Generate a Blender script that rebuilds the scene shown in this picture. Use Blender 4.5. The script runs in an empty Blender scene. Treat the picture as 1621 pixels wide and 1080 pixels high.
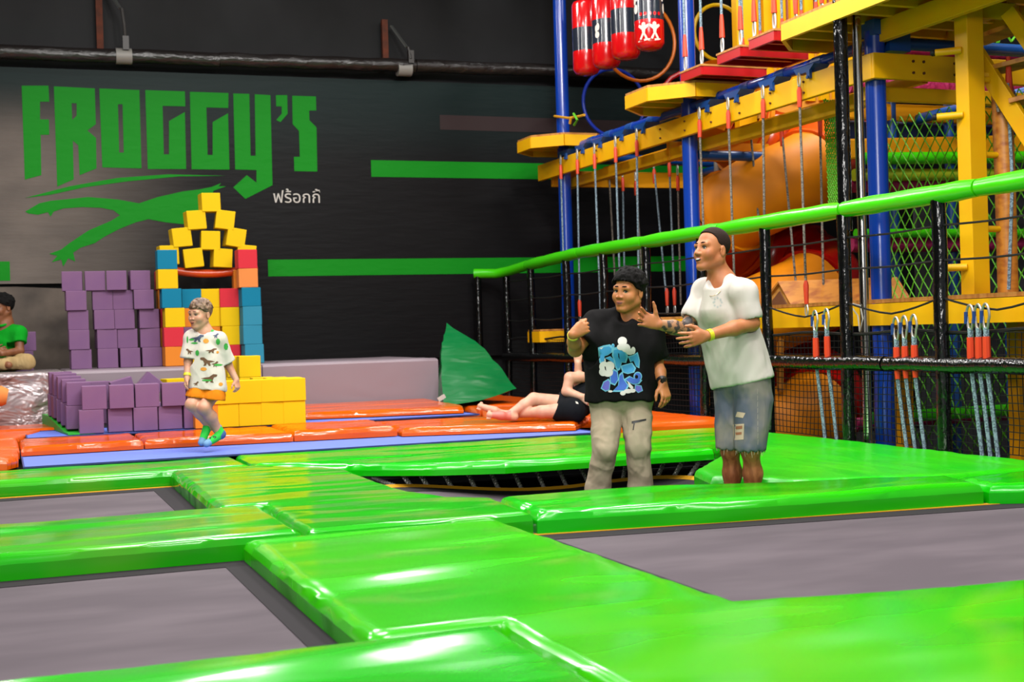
import bpy, bmesh, math, random
import numpy as np
from mathutils import Vector, Matrix, noise as mnoise
PI = math.pi
random.seed(7)
SC = bpy.context.scene
COL = SC.collection
# ---------------------------------------------------------------- camera (surveyed: 46.6 mm lens, 1.0 m above the beds)
F_PX, CX, CY = 2100.0, 810.5, 540.0
_yaw, _pit, _rol = math.atan(810 / F_PX), math.atan(14.3 / F_PX), math.atan(0.03)
_fw = np.array([math.sin(_yaw) * math.cos(_pit), math.cos(_yaw) * math.cos(_pit), -math.sin(_pit)])
_r0 = np.array([math.cos(_yaw), -math.sin(_yaw), 0.0])
_u0 = np.cross(_r0, _fw)
_rt = math.cos(_rol) * _r0 - math.sin(_rol) * _u0
_up = math.sin(_rol) * _r0 + math.cos(_rol) * _u0
CAM = np.array([0.0, 0.0, 1.0])
cd = bpy.data.cameras.new('camera')
cd.sensor_width = 36.0
cd.lens = F_PX / 1621.0 * 36.0
cd.clip_end = 100
cd.dof.use_dof = True
cd.dof.focus_distance = 8.2
cd.dof.aperture_fstop = 3.8
cam = bpy.data.objects.new('camera', cd)
COL.objects.link(cam)
cam.matrix_world = Matrix(((_rt[0], _up[0], -_fw[0], CAM[0]), (_rt[1], _up[1], -_fw[1], CAM[1]), (_rt[2], _up[2], -_fw[2], CAM[2]), (0, 0, 0, 1)))
SC.camera = cam
# ---------------------------------------------------------------- light and exposure
SC.view_settings.view_transform = 'Standard'
SC.view_settings.look = 'None'
SC.view_settings.gamma = 1
SC.view_settings.use_curve_mapping = False
SC.view_settings.exposure = 0.0
w = bpy.data.worlds.new('hall_air')
SC.world = w
w.use_nodes = True
w.node_tree.nodes['Background'].inputs[0].default_value = (0.92, 0.95, 1.0, 1)
w.node_tree.nodes['Background'].inputs[1].default_value = 0.32
def area(name, loc, sx, sy, power, rot=(0, 0, 0), col=(1, 0.97, 0.93)):
    l = bpy.data.lights.new(name, 'AREA'); l.shape = 'RECTANGLE'; l.size = sx; l.size_y = sy; l.energy = power; l.color = col
    o = bpy.data.objects.new(name, l); COL.objects.link(o); o.location = loc; o.rotation_euler = rot
    return o
for x in (-2.2, 1.6, 5.2):
    for y, p in ((1.0, 120), (5.0, 205), (9.2, 280), (13.0, 40)):
        area('hall_lamp', (x, y, 6.6), 1.5, 0.5, p)
for x, y in ((8.6, 7.0), (8.6, 11.5)):
    area('frame_lamp', (x, y, 6.3), 1.2, 0.5, 170)
area('camera_side_fill', (-3.2, -4.0, 3.4), 4.5, 2.6, 560, (math.radians(66), 0, math.radians(-32)))  # soft fill light added unseen behind the camera
for x, p in ((-0.6, 120), (2.2, 120), (4.8, 90)):
    area('added_streak_lamp', (x, 14.6, 5.75), 0.9, 0.35, p, (math.radians(-48), 0, 0))  # unseen lamps added to draw white streaks on the pads
def aim(o, to):
    o.rotation_euler = (Vector(to) - o.location).to_track_quat('-Z', 'Y').to_euler()
for x, y, tx, ty, p in ((2.6, 3.2, 6.9, 8.2, 300), (3.4, 7.0, 6.7, 12.0, 260)):
    aim(area('added_course_fill', (x, y, 6.2), 0.7, 0.4, p), (tx, ty, 2.6))  # extra lamps added out of view to brighten the ropes course
def spot(loc, to, power, ang):
    l = bpy.data.lights.new('wall_spot', 'SPOT'); l.energy = power; l.spot_size = math.radians(ang); l.spot_blend = 0.9; l.shadow_soft_size = 0.1
    o = bpy.data.objects.new('wall_spot', l); COL.objects.link(o); o.location = loc
    o.rotation_euler = (Vector(to) - Vector(loc)).to_track_quat('-Z', 'Y').to_euler()
spot((2.95, 15.5, 6.1), (2.95, 16.25, 5.2), 22, 50)
spot((6.1, 15.5, 6.1), (6.1, 16.25, 5.2), 30, 60)

# ---------------------------------------------------------------- survey helpers: a pixel of the photo met with a known plane of the hall
def ray(x, y):
    return _fw + _rt * (x - CX) / F_PX - _up * (y - CY) / F_PX
def at_x(x, y, X):
    d = ray(x, y); return CAM + d * (X / d[0])
def at_y(x, y, Y):
    d = ray(x, y); return CAM + d * (Y / d[1])
def at_z(x, y, Z):
    d = ray(x, y); return CAM + d * ((Z - 1.0) / d[2])
# ---------------------------------------------------------------- materials
ALB = 0.58   # the hall is lit hard: surfaces are darker than they look
def lin(c):
    return tuple(ALB * x for x in lin1(c))
def lin1(c):
    return tuple((v / 255 / 12.92) if v / 255 <= 0.04045 else ((v / 255 + 0.055) / 1.055) ** 2.4 for v in c)
MATS = {}
def mat(name, rgb, rough=0.5, spec=0.5, metal=0.0, coat=0.0, bump=None, var=None, sheen=0.0, sss=0.0, emit=None):
    """bump: list of (scale xyz, strength, distance, detail); var: (rgb2, scale xyz, lo, hi)"""
    if name in MATS: return MATS[name]
    m = bpy.data.materials.new(name); m.use_nodes = True; MATS[name] = m
    nt = m.node_tree; b = nt.nodes['Principled BSDF']
    c = lin(rgb) + (1,)
    b.inputs['Base Color'].default_value = c
    b.inputs['Roughness'].default_value = rough
    b.inputs['Specular IOR Level'].default_value = spec
    b.inputs['Metallic'].default_value = metal
    b.inputs['Coat Weight'].default_value = coat
    b.inputs['Coat Roughness'].default_value = 0.12
    b.inputs['Sheen Weight'].default_value = sheen
    if sss:
        b.inputs['Subsurface Weight'].default_value = sss
        b.inputs['Subsurface Radius'].default_value = (0.012, 0.005, 0.003)
        b.inputs['Subsurface Scale'].default_value = 1.0
    if bump or var:
        tc = nt.nodes.new('ShaderNodeTexCoord')
    def noise_node(sc, det, dist=0.0):
        mp = nt.nodes.new('ShaderNodeMapping'); mp.inputs['Scale'].default_value = sc
        nt.links.new(tc.outputs['Object'], mp.inputs['Vector'])
        n = nt.nodes.new('ShaderNodeTexNoise'); n.inputs['Scale'].default_value = 1.0; n.inputs['Detail'].default_value = det
        n.inputs['Distortion'].default_value = dist
        nt.links.new(mp.outputs[0], n.inputs['Vector'])
        return n
    if var:
        rgb2, sc, lo, hi = var[:4]
        n = noise_node(sc, 3.0)
        rp = nt.nodes.new('ShaderNodeMapRange'); rp.inputs['From Min'].default_value = lo; rp.inputs['From Max'].default_value = hi
        nt.links.new(n.outputs['Fac'], rp.inputs['Value'])
        mx = nt.nodes.new('ShaderNodeMix'); mx.data_type = 'RGBA'
        mx.inputs[6].default_value = c; mx.inputs[7].default_value = lin(rgb2) + (1,)
        nt.links.new(rp.outputs[0], mx.inputs[0])
        nt.links.new(mx.outputs[2], b.inputs['Base Color'])
    if bump:
        prev = None
        for sc, st, dist, det in bump:
            n = noise_node(sc, det, 0.4)
            bp = nt.nodes.new('ShaderNodeBump'); bp.inputs['Strength'].default_value = st; bp.inputs['Distance'].default_value = dist
            nt.links.new(n.outputs['Fac'], bp.inputs['Height'])
            if prev: nt.links.new(prev.outputs[0], bp.inputs['Normal'])
            prev = bp
        nt.links.new(prev.outputs[0], b.inputs['Normal'])
    return m
WR = [((0.7, 2.5, 2), 0.55, 0.13, 1.0), ((2.5, 6, 6), 0.2, 0.03, 0.5)]
WRY = [((7, 1.6, 3), 0.55, 0.05, 2.0), ((30, 9, 12), 0.3, 0.012, 2.0)]
GREEN = mat('green_vinyl', (14, 200, 8), 0.2, 0.5, bump=WR, var=((50, 206, 6), (0.6, 0.9, 1), 0.42, 0.7))
GREEN_Y = mat('lime_green_vinyl', (74, 212, 2), 0.2, 0.5, bump=[((0.7, 2.2, 2), 0.45, 0.13, 0.0), ((2.5, 4, 6), 0.12, 0.03, 0.0)], var=((40, 206, 6), (0.8, 1.1, 1), 0.3, 0.8))
GREEN_W = mat('worn_green_vinyl', (36, 190, 12), 0.17, 0.5, bump=WR, var=((110, 192, 40), (1.1, 1.5, 1), 0.52, 0.78))
ORANGE = mat('orange_vinyl', (250, 104, 0), 0.15, 0.35, bump=WR + [((22, 22, 22), 0.12, 0.012, 0.0)], var=((244, 88, 0), (1.2, 1.6, 1), 0.4, 0.7))
ORANGE_Y = mat('orange_vinyl_creased', (250, 98, 0), 0.3, 0.5, bump=[((1.2, 16, 3), 0.8, 0.05, 2.0)])
BED = mat('grey_woven_bed', (99, 90, 97), 0.85, 0.1, bump=[((260, 260, 260), 0.15, 0.002, 1.0)], var=((114, 104, 111), (1.2, 3.5, 1), 0.4, 0.72))
HEM = mat('dark_bed_hem', (56, 52, 56), 0.85, 0.1, bump=[((200, 200, 200), 0.2, 0.002, 1.0)])
STRAP = mat('yellow_webbing', (222, 160, 20), 0.7, 0.3, bump=[((150, 150, 150), 0.3, 0.003, 1.0)])
BLUE_BED = mat('blue_woven_bed', (120, 142, 244), 0.7, 0.3, bump=[((260, 260, 260), 0.15, 0.002, 1.0)])
STEEL = mat('spring_steel', (215, 213, 208), 0.35, 0.5, metal=0.6)
CHROME = mat('polished_steel', (225, 222, 215), 0.12, 0.5, metal=1.0)
RUST = mat('rusty_steel', (112, 52, 30), 0.8, 0.3, var=((70, 40, 28), (8, 8, 8), 0.4, 0.7))
BLACK_V = mat('black_vinyl', (9, 9, 10), 0.12, 0.6, bump=[((26, 26, 9), 0.4, 0.02, 2.0), ((90, 90, 40), 0.2, 0.006, 1.0)])
BLACK_C = mat('black_cord', (13, 13, 14), 0.6, 0.3)
RAIL_G = mat('green_rail_vinyl', (72, 220, 10), 0.25, 0.5, bump=[((6, 2.5, 6), 0.3, 0.02, 2.0)])
BLUE_P = mat('blue_paint', (8, 62, 172), 0.25, 0.5, coat=0.3, bump=[((8, 8, 3), 0.06, 0.01, 1.0)])
BLUE_D = mat('deep_blue_paint', (10, 74, 150), 0.35, 0.5)
YELLOW_P = mat('yellow_paint', (255, 192, 0), 0.45, 0.25, var=((255, 182, 0), (3, 3, 3), 0.4, 0.7))
YELLOW_D = mat('amber_paint', (252, 168, 0), 0.5, 0.25)
RED_P = mat('red_paint', (196, 10, 16), 0.35, 0.5)
PLY = mat('birch_plywood', (206, 142, 66), 0.6, 0.3, var=((176, 108, 40), (3, 30, 3), 0.42, 0.66))
WOOD = mat('varnished_pine', (222, 142, 44), 0.42, 0.5, var=((178, 96, 24), (2, 14, 22), 0.45, 0.68))
WOOD_L = mat('light_pine', (236, 172, 84), 0.5, 0.4, var=((206, 132, 52), (3, 14, 14), 0.42, 0.66))
SLIDE_Y = mat('yellow_slide_plastic', (240, 142, 0), 0.55, 0.25, bump=[((3, 3, 3), 0.1, 0.05, 1.0)])
SLIDE_O = mat('orange_slide_plastic', (232, 78, 8), 0.25, 0.5)
SLIDE_R = mat('red_slide_plastic', (196, 18, 12), 0.22, 0.5)
BLUE_BED.node_tree.nodes['Principled BSDF'].inputs['Specular IOR Level'].default_value = 0.12
CORD_B = mat('pale_blue_rope', (150, 176, 190), 0.7, 0.3, var=((96, 112, 128), (60, 60, 90), 0.45, 0.55))
CORD_G = mat('grey_rope', (150, 140, 128), 0.7, 0.3, var=((92, 86, 82), (60, 60, 90), 0.45, 0.55))
SLEEVE = mat('orange_red_sleeve', (236, 66, 26), 0.5, 0.4)
NET_G = mat('green_net_rope', (96, 186, 24), 0.6, 0.3)
PINK = mat('magenta_foam', (176, 26, 92), 0.6, 0.4, bump=[((12, 12, 12), 0.6, 0.05, 2.0)])
PURPLE = mat('purple_foam', (146, 108, 144), 0.85, 0.25, bump=[((90, 90, 90), 0.12, 0.004, 2.0)], var=((136, 98, 142), (2, 2, 2), 0.4, 0.65))
FOAM = {'purple': PURPLE,
        'yellow': mat('yellow_foam', (255, 210, 0), 0.85, 0.25, bump=[((90, 90, 90), 0.12, 0.004, 2.0)]),
        'teal': mat('teal_foam', (0, 134, 172), 0.85, 0.25),
        'sky': mat('sky_teal_foam', (52, 150, 182), 0.85, 0.25),
        'red': mat('red_foam', (232, 52, 68), 0.85, 0.25),
        'orange': mat('orange_foam', (250, 146, 44), 0.85, 0.25),
        'peach': mat('peach_foam', (250, 152, 78), 0.85, 0.25)}
GREY_V = mat('grey_vinyl', (158, 142, 152), 0.42, 0.4, bump=[((1.2, 3, 2.2), 0.35, 0.05, 2.0)])
SATIN = mat('silver_vinyl', (190, 176, 178), 0.24, 0.6, metal=0.35, bump=[((3.0, 6, 4.5), 1.0, 0.12, 3.0)])
BEAN = mat('emerald_vinyl', (0, 124, 60), 0.3, 0.5, bump=[((3, 3, 13), 0.35, 0.06, 1.0)])
DUCT = mat('black_wrapped_pipe', (38, 33, 32), 0.35, 0.5, bump=[((5, 9, 9), 0.6, 0.04, 3.0)])
WHITE = mat('white_print', (214, 208, 200), 0.6, 0.3)
PRINT_G = mat('green_print', (0, 146, 18), 0.6, 0.15, bump=[((4, 9, 9), 0.25, 0.02, 2.0)])

# ---------------------------------------------------------------- geometry helpers
LOC = {}
def setp(o, label=None, cat=None, group=None, kind=None):
    if label: o['label'] = label
    if cat: o['category'] = cat
    if group: o['group'] = group
    if kind: o['kind'] = kind
    return o
def thing(name, label, cat, loc=(0, 0, 0), group=None, rot=None):
    o = bpy.data.objects.new(name, None); COL.objects.link(o); o.location = loc; o.empty_display_size = 0.1
    if rot is not None: o.rotation_euler = rot
    LOC[o.name] = Vector(loc)
    return setp(o, label, cat, group)
def link_mesh(name, me, m, parent=None, smooth=True):
    if m is not None and not me.materials: me.materials.append(m)
    if smooth: me.polygons.foreach_set('use_smooth', [True] * len(me.polygons))
    o = bpy.data.objects.new(name, me); COL.objects.link(o)
    if parent is not None:
        o.parent = parent; LOC[o.name] = LOC.get(parent.name, Vector((0, 0, 0)))
    return o
def copy_tree(o, parent=None):
    c = o.copy(); COL.objects.link(c)
    if parent is not None: c.parent = parent
    LOC[c.name] = c.location.copy()
    for ch in o.children: copy_tree(ch, c)
    return c
def rotz(a): return Matrix.Rotation(a, 3, 'Z')
class MB:
    def __init__(s): s.v = []; s.f = []
    def add(s, vs, fs):
        n = len(s.v); s.v += [tuple(p) for p in vs]; s.f += [tuple(i + n for i in f) for f in fs]; return s
    def box(s, c, d, R=None, bev=0.0):
        hx, hy, hz = d[0] / 2, d[1] / 2, d[2] / 2
        if bev <= 0:
            vs = [Vector((x, y, z)) for z in (-hz, hz) for y in (-hy, hy) for x in (-hx, hx)]
            fs = [(0, 2, 3, 1), (4, 5, 7, 6), (0, 1, 5, 4), (2, 6, 7, 3), (0, 4, 6, 2), (1, 3, 7, 5)]
        else:
            bm = bmesh.new(); bmesh.ops.create_cube(bm, size=1.0)
            for v in bm.verts: v.co = Vector((v.co.x * d[0], v.co.y * d[1], v.co.z * d[2]))
            bmesh.ops.bevel(bm, geom=bm.edges[:], offset=bev, segments=2, profile=0.5, affect='EDGES')
            bm.verts.index_update(); vs = [v.co.copy() for v in bm.verts]; fs = [[v.index for v in f.verts] for f in bm.faces]; bm.free()
        if R is not None: vs = [R @ p for p in vs]
        c = Vector(c)
        return s.add([p + c for p in vs], fs)
    def beam(s, a, b, wdt, hgt, up=(0, 0, 1), bev=0.0):
        a, b = Vector(a), Vector(b); d = b - a; L = d.length; d.normalize()
        u = Vector(up); x = d.cross(u).normalized(); u = x.cross(d).normalized()
        R = Matrix((x, d, u)).transposed()
        return s.box((a + b) / 2, (wdt, L, hgt), R, bev)
    def tube(s, pts, r, n=8, closed=False, cap=True):
        P = [Vector(p) for p in pts]; N = len(P); rr = r if isinstance(r, (list, tuple)) else [r] * N
        T = []
        for i in range(N):
            a = P[(i - 1) % N] if (closed or i > 0) else P[i]; b = P[(i + 1) % N] if (closed or i < N - 1) else P[i]
            T.append((b - a).normalized())
        ref = Vector((0, 0, 1)) if abs(T[0].z) < 0.9 else Vector((1, 0, 0))
        u = T[0].cross(ref).normalized(); vs = []
        for i in range(N):
            u = (u - T[i] * u.dot(T[i])).normalized(); w_ = T[i].cross(u)
            for k in range(n):
                a = 2 * PI * k / n; vs.append(P[i] + (u * math.cos(a) + w_ * math.sin(a)) * rr[i])
        fs = []
        for i in range(N if closed else N - 1):
            j = (i + 1) % N
            for k in range(n):
                k2 = (k + 1) % n; fs.append((i * n + k, i * n + k2, j * n + k2, j * n + k))
        if cap and not closed:
            fs.append(tuple(range(n - 1, -1, -1))); fs.append(tuple((N - 1) * n + k for k in range(n)))
        return s.add(vs, fs)
    def cyl(s, a, b, r, n=14, cap=True): return s.tube([a, b], r, n, False, cap)
    def ball(s, c, r, nu=12, nv=8, R=None):
        r = r if isinstance(r, (list, tuple)) else (r, r, r); vs = []; fs = []
        c = Vector(c)
        def tr(p): p = Vector(p); return c + (R @ p if R is not None else p)
        vs.append(tr((0, 0, r[2])))
        for j in range(1, nv):
            t = PI * j / nv
            for i in range(nu): a = 2 * PI * i / nu; vs.append(tr((r[0] * math.sin(t) * math.cos(a), r[1] * math.sin(t) * math.sin(a), r[2] * math.cos(t))))
        vs.append(tr((0, 0, -r[2])))
        for i in range(nu): fs.append((0, 1 + i, 1 + (i + 1) % nu))
        for j in range(nv - 2):
            for i in range(nu):
                a = 1 + j * nu; i2 = (i + 1) % nu; fs.append((a + i, a + nu + i, a + nu + i2, a + i2))
        last = len(vs) - 1; a = 1 + (nv - 2) * nu
        for i in range(nu): fs.append((a + i, last, a + (i + 1) % nu))
        return s.add(vs, fs)
    def lathe(s, prof, c=(0, 0, 0), n=20, R=None):
        c = Vector(c); vs = []; fs = []
        for r, z in prof:
            for k in range(n):
                p = Vector((r * math.cos(2 * PI * k / n), r * math.sin(2 * PI * k / n), z)); vs.append(c + (R @ p if R is not None else p))
        for i in range(len(prof) - 1):
            for k in range(n):
                k2 = (k + 1) % n; fs.append((i * n + k, i * n + k2, (i + 1) * n + k2, (i + 1) * n + k))
        if prof[0][0] > 1e-6: fs.append(tuple(range(n - 1, -1, -1)))
        if prof[-1][0] > 1e-6: fs.append(tuple((len(prof) - 1) * n + k for k in range(n)))
        return s.add(vs, fs)
    def prism(s, poly, off, holes=()):
        """planar 3-D polygon pushed by the vector off; holes are planar polygons too"""
        bm = bmesh.new(); off = Vector(off)
        loops = [poly] + list(holes); edges = []
        for lp in loops:
            vv = [bm.verts.new(Vector(p)) for p in lp]
            edges += [bm.edges.new((vv[i], vv[(i + 1) % len(vv)])) for i in range(len(vv))]
        if holes: bmesh.ops.triangle_fill(bm, use_beauty=True, use_dissolve=False, edges=edges)
        else:
            fc = bm.faces.new(bm.verts[:]); fc.normal_update(); bmesh.ops.triangulate(bm, faces=[fc])
        r = bmesh.ops.extrude_face_region(bm, geom=bm.faces[:])
        for e in r['geom']:
            if isinstance(e, bmesh.types.BMVert): e.co += off
        bmesh.ops.recalc_face_normals(bm, faces=bm.faces[:])
        bm.verts.index_update(); s.add([v.co.copy() for v in bm.verts], [[v.index for v in f.verts] for f in bm.faces]); bm.free()
        return s
    def build(s, name, m, parent=None, smooth=False, local=False):
        me = bpy.data.meshes.new(name)
        o0 = Vector((0, 0, 0)) if (parent is None or local) else LOC.get(parent.name, Vector((0, 0, 0)))
        me.from_pydata([tuple(Vector(p) - o0) for p in s.v], [], s.f); me.update()
        o = link_mesh(name, me, m, parent, False)
        if smooth:
            try: me.set_sharp_from_angle(angle=math.radians(42))
            except Exception: pass
            me.polygons.foreach_set('use_smooth', [True] * len(me.polygons))
            try: me.set_sharp_from_angle(angle=math.radians(42))
            except Exception: pass
        return o
def top(mb, name, m, label, cat, group=None, smooth=False, base=None):
    """a thing that is one mesh, its origin at base"""
    b = Vector(base) if base is not None else Vector((sum(p[0] for p in mb.v) / len(mb.v), sum(p[1] for p in mb.v) / len(mb.v), min(p[2] for p in mb.v)))
    mb.v = [tuple(Vector(p) - b) for p in mb.v]
    o = mb.build(name, m, None, smooth); o.location = b; LOC[o.name] = b.copy()
    return setp(o, label, cat, group)
ORD = ['first', 'second', 'third', 'fourth', 'fifth', 'sixth', 'seventh', 'eighth', 'ninth', 'tenth']
def seg_dist(P, poly):
    P = np.asarray(P, float); d = np.full(len(P), 1e9)
    for i in range(len(poly)):
        a = np.array(poly[i][:2], float); b = np.array(poly[(i + 1) % len(poly)][:2], float); ab = b - a
        t = np.clip(((P - a) @ ab) / (ab @ ab), 0, 1); d = np.minimum(d, np.linalg.norm(P - a - t[:, None] * ab, axis=1))
    return d
def slab(poly, z0, z1, R=0.045, step=0.07, amp=0.006, pucker=0.004, zf=None, seed=0.0):
    """an upholstered pad of any outline: rounded edges, stretched top, vertical sides"""
    bm = bmesh.new()
    f = bm.faces.new([bm.verts.new((p[0], p[1], 0)) for p in poly])
    if f.normal.z < 0: f.normal_flip()
    for t in (0.1, 0.25, 0.65):
        bmesh.ops.inset_region(bm, faces=[f], thickness=R * t, use_even_offset=True, use_boundary=True)
    xs = [p[0] for p in poly]; ys = [p[1] for p in poly]
    for ax, lo, hi in ((0, min(xs), max(xs)), (1, min(ys), max(ys))):
        q = lo + step
        while q < hi - 1e-3:
            co = (q, 0, 0) if ax == 0 else (0, q, 0); no = (1, 0, 0) if ax == 0 else (0, 1, 0)
            bmesh.ops.bisect_plane(bm, geom=bm.verts[:] + bm.edges[:] + bm.faces[:], plane_co=co, plane_no=no)
            q += step
    vs = bm.verts[:]
    d = seg_dist([(v.co.x, v.co.y) for v in vs], poly)
    for v, dd in zip(vs, d):
        k = 1 - min(dd, R) / R
        z = z1 - R * (1 - math.sqrt(max(0, 1 - k * k)))
        x, y = v.co.x, v.co.y
        z += amp * (mnoise.noise((x * 1.5 + seed, y * 3.5, seed)) + 0.6 * mnoise.noise((x * 4 + seed, y * 9, 3 + seed))) * min(1, dd / 0.03 + 0.25)
        z += pucker * math.exp(-((dd - 0.02) / 0.03) ** 2) * mnoise.noise((x * 17 + seed, y * 17, 1.0))
        if zf: z += zf(x, y)
        v.co.z = z
    be = [e for e in bm.edges if e.is_boundary]
    lowz = 0 if zf is None else 1
    for dz, ins in ((z0 + 0.012, 0), (z0, 1)):
        r = bmesh.ops.extrude_edge_only(bm, edges=be)
        nv = [g for g in r['geom'] if isinstance(g, bmesh.types.BMVert)]
        for v in nv: v.co.z = dz + (zf(v.co.x, v.co.y) if zf else 0)
        be = [g for g in r['geom'] if isinstance(g, bmesh.types.BMEdge) and g.is_boundary]
        be = [e for e in be if all(vv in set(nv) for vv in e.verts)]
    bmesh.ops.recalc_face_normals(bm, faces=bm.faces[:])
    bm.verts.index_update()
    mb = MB(); mb.add([v.co.copy() for v in bm.verts], [[v.index for v in q.verts] for q in bm.faces]); bm.free()
    return mb
def pad(name, label, poly, z0, z1, m, group=None, cat='floor pad', **k):
    k.setdefault('seed', random.random() * 40)
    mb = slab(poly, z0, z1, **k)
    cx = sum(p[0] for p in poly) / len(poly); cy = sum(p[1] for p in poly) / len(poly)
    return top(mb, name, m, label, cat, group, True, (cx, cy, z0))
# ================================================================ the setting
def struct(mb, name, m, smooth=False):
    o = mb.build(name, m, None, smooth); o['kind'] = 'structure'; return o
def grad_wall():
    m = bpy.data.materials.new('printed_banner_vinyl_sheen'); m.use_nodes = True; nt = m.node_tree; b = nt.nodes['Principled BSDF']
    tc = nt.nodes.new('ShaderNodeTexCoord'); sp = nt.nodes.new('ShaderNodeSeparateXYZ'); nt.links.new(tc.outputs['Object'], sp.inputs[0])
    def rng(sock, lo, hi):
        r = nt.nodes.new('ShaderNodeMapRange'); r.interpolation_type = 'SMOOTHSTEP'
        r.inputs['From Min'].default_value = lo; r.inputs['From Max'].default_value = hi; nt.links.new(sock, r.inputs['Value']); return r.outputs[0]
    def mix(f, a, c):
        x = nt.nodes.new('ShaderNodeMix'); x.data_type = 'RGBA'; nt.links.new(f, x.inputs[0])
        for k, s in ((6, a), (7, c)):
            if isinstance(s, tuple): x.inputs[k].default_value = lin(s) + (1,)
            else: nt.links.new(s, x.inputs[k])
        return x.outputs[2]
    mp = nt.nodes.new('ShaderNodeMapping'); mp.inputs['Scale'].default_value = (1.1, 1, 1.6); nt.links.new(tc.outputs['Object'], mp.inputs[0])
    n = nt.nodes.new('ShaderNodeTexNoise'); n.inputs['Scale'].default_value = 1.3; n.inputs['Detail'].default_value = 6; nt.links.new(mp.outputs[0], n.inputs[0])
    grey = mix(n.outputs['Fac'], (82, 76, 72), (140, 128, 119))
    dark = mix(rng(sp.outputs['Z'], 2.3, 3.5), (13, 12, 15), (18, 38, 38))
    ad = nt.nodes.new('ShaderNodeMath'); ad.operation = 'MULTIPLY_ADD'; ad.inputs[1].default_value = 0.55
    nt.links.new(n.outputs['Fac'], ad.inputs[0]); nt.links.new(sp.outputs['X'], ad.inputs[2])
    c = mix(rng(ad.outputs[0], -3.5, -1.2), grey, dark)  # left side lighter: printed grey mixed with light sheen put into the colour
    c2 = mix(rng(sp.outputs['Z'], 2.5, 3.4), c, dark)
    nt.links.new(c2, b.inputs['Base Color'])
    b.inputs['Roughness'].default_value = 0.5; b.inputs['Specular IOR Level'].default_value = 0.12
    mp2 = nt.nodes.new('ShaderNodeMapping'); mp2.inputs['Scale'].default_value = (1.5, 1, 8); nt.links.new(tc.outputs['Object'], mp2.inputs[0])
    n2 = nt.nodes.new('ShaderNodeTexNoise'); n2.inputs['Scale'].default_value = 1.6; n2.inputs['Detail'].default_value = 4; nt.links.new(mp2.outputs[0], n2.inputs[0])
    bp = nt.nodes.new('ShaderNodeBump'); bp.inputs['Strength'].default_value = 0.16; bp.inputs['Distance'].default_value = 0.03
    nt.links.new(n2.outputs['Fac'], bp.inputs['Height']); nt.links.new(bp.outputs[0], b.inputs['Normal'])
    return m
WALL = mat('dark_painted_sheet', (38, 38, 40), 0.6, 0.12, bump=[((0.6, 1, 3), 0.2, 0.05, 3.0)], var=((20, 20, 21), (0.8, 1, 0.5), 0.35, 0.7))
CONC = mat('stained_render', (112, 100, 90), 0.75, 0.3, bump=[((5, 5, 5), 0.3, 0.02, 5.0)], var=((78, 70, 64), (2.2, 2, 2.6), 0.35, 0.65))
DARKW = mat('charcoal_wall', (58, 57, 60), 0.8, 0.3)
struct(MB().box((4, 16.45, 3.6), (22, 0.2, 9.6)), 'wall_back', WALL)
struct(MB().box((-7.1, 8.4, 3.6), (0.2, 16, 9.6)), 'wall_left', DARKW)
struct(MB().box((14.2, 8, 3.6), (0.2, 18, 9.6)), 'wall_right', DARKW)
struct(MB().box((4, 6, -0.72), (24, 24, 0.2)), 'floor', mat('screed_floor', (84, 82, 82), 0.8, 0.3))
struct(MB().box((4, 8, 8.5), (22, 17, 0.2)), 'ceiling', mat('dark_ceiling', (36, 36, 38), 0.85, 0.2))
# low rendered wall showing under the torn lower corner of the banner
tr = MB()
bev = [(-3.2, 1.70), (0.2, 1.69), (0.72, 1.66), (0.95, 1.2), (1.0, 0.7), (-3.2, 0.7)]
tr.prism([(x, 16.3, z) for x, z in bev], (0, -0.04, 0))
struct(tr, 'trim_1', CONC)
# ---------------------------------------------------------------- banner with its flat print
def wall_pts(pts, y=16.2, k=1.0):
    return [at_y(px * k, py * k, y) for px, py in pts]
BY = 16.24
ban = thing('wall_banner', 'huge dark printed banner with green lettering and frog on the back wall', 'banner', (4.0, BY, 0.7))
bo = [(-3.2, 4.18), (1.6, 4.22), (5.4, 4.24), (9.5, 4.26), (9.5, 0.7), (1.0, 0.7), (0.97, 1.2), (0.74, 1.72), (-3.2, 1.74)]
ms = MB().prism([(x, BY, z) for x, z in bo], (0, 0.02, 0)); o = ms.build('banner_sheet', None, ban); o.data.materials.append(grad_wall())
T3 = 1 / 3
letters = [
 ([(103,407),(230,407),(234,483),(190,483),(190,567),(232,567),(234,640),(193,640),(196,832),(118,853)], []),
 ([(256,410),(450,420),(455,590),(415,620),(456,655),(458,800),(378,832),(372,690),(346,668),(350,852),(272,886)], [[(340,490),(364,490),(364,550),(343,570)]]),
 ([(472,420),(662,428),(672,800),(486,795)], [[(560,495),(582,495),(588,725),(566,725)]]),
 ([(690,428),(878,434),(880,505),(772,503),(778,733),(803,733),(803,575),(878,532),(884,803),(702,803)], []),
 ([(902,436),(1085,442),(1084,513),(980,510),(986,736),(1010,736),(1010,580),(1083,538),(1090,806),(910,804)], []),
 ([(1108,444),(1184,446),(1190,740),(1214,740),(1210,448),(1284,452),(1294,880),(1165,945),(1108,890),(1172,832),(1218,868),(1218,808),(1117,805)], []),
 ([(1310,452),(1364,452),(1366,540),(1332,580),(1312,570),(1338,540),(1338,505),(1312,505)], []),
 ([(1388,455),(1500,458),(1502,525),(1468,525),(1470,572),(1503,605),(1507,815),(1398,813),(1396,745),(1424,745),(1420,622),(1390,590)], [])]
PY = BY - 0.004
for outer, holes in letters:
    MB().prism(wall_pts(outer, PY, T3), (0, 0.006, 0), [wall_pts(h, PY, T3) for h in holes]).build('letter', PRINT_G, ban)
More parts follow.
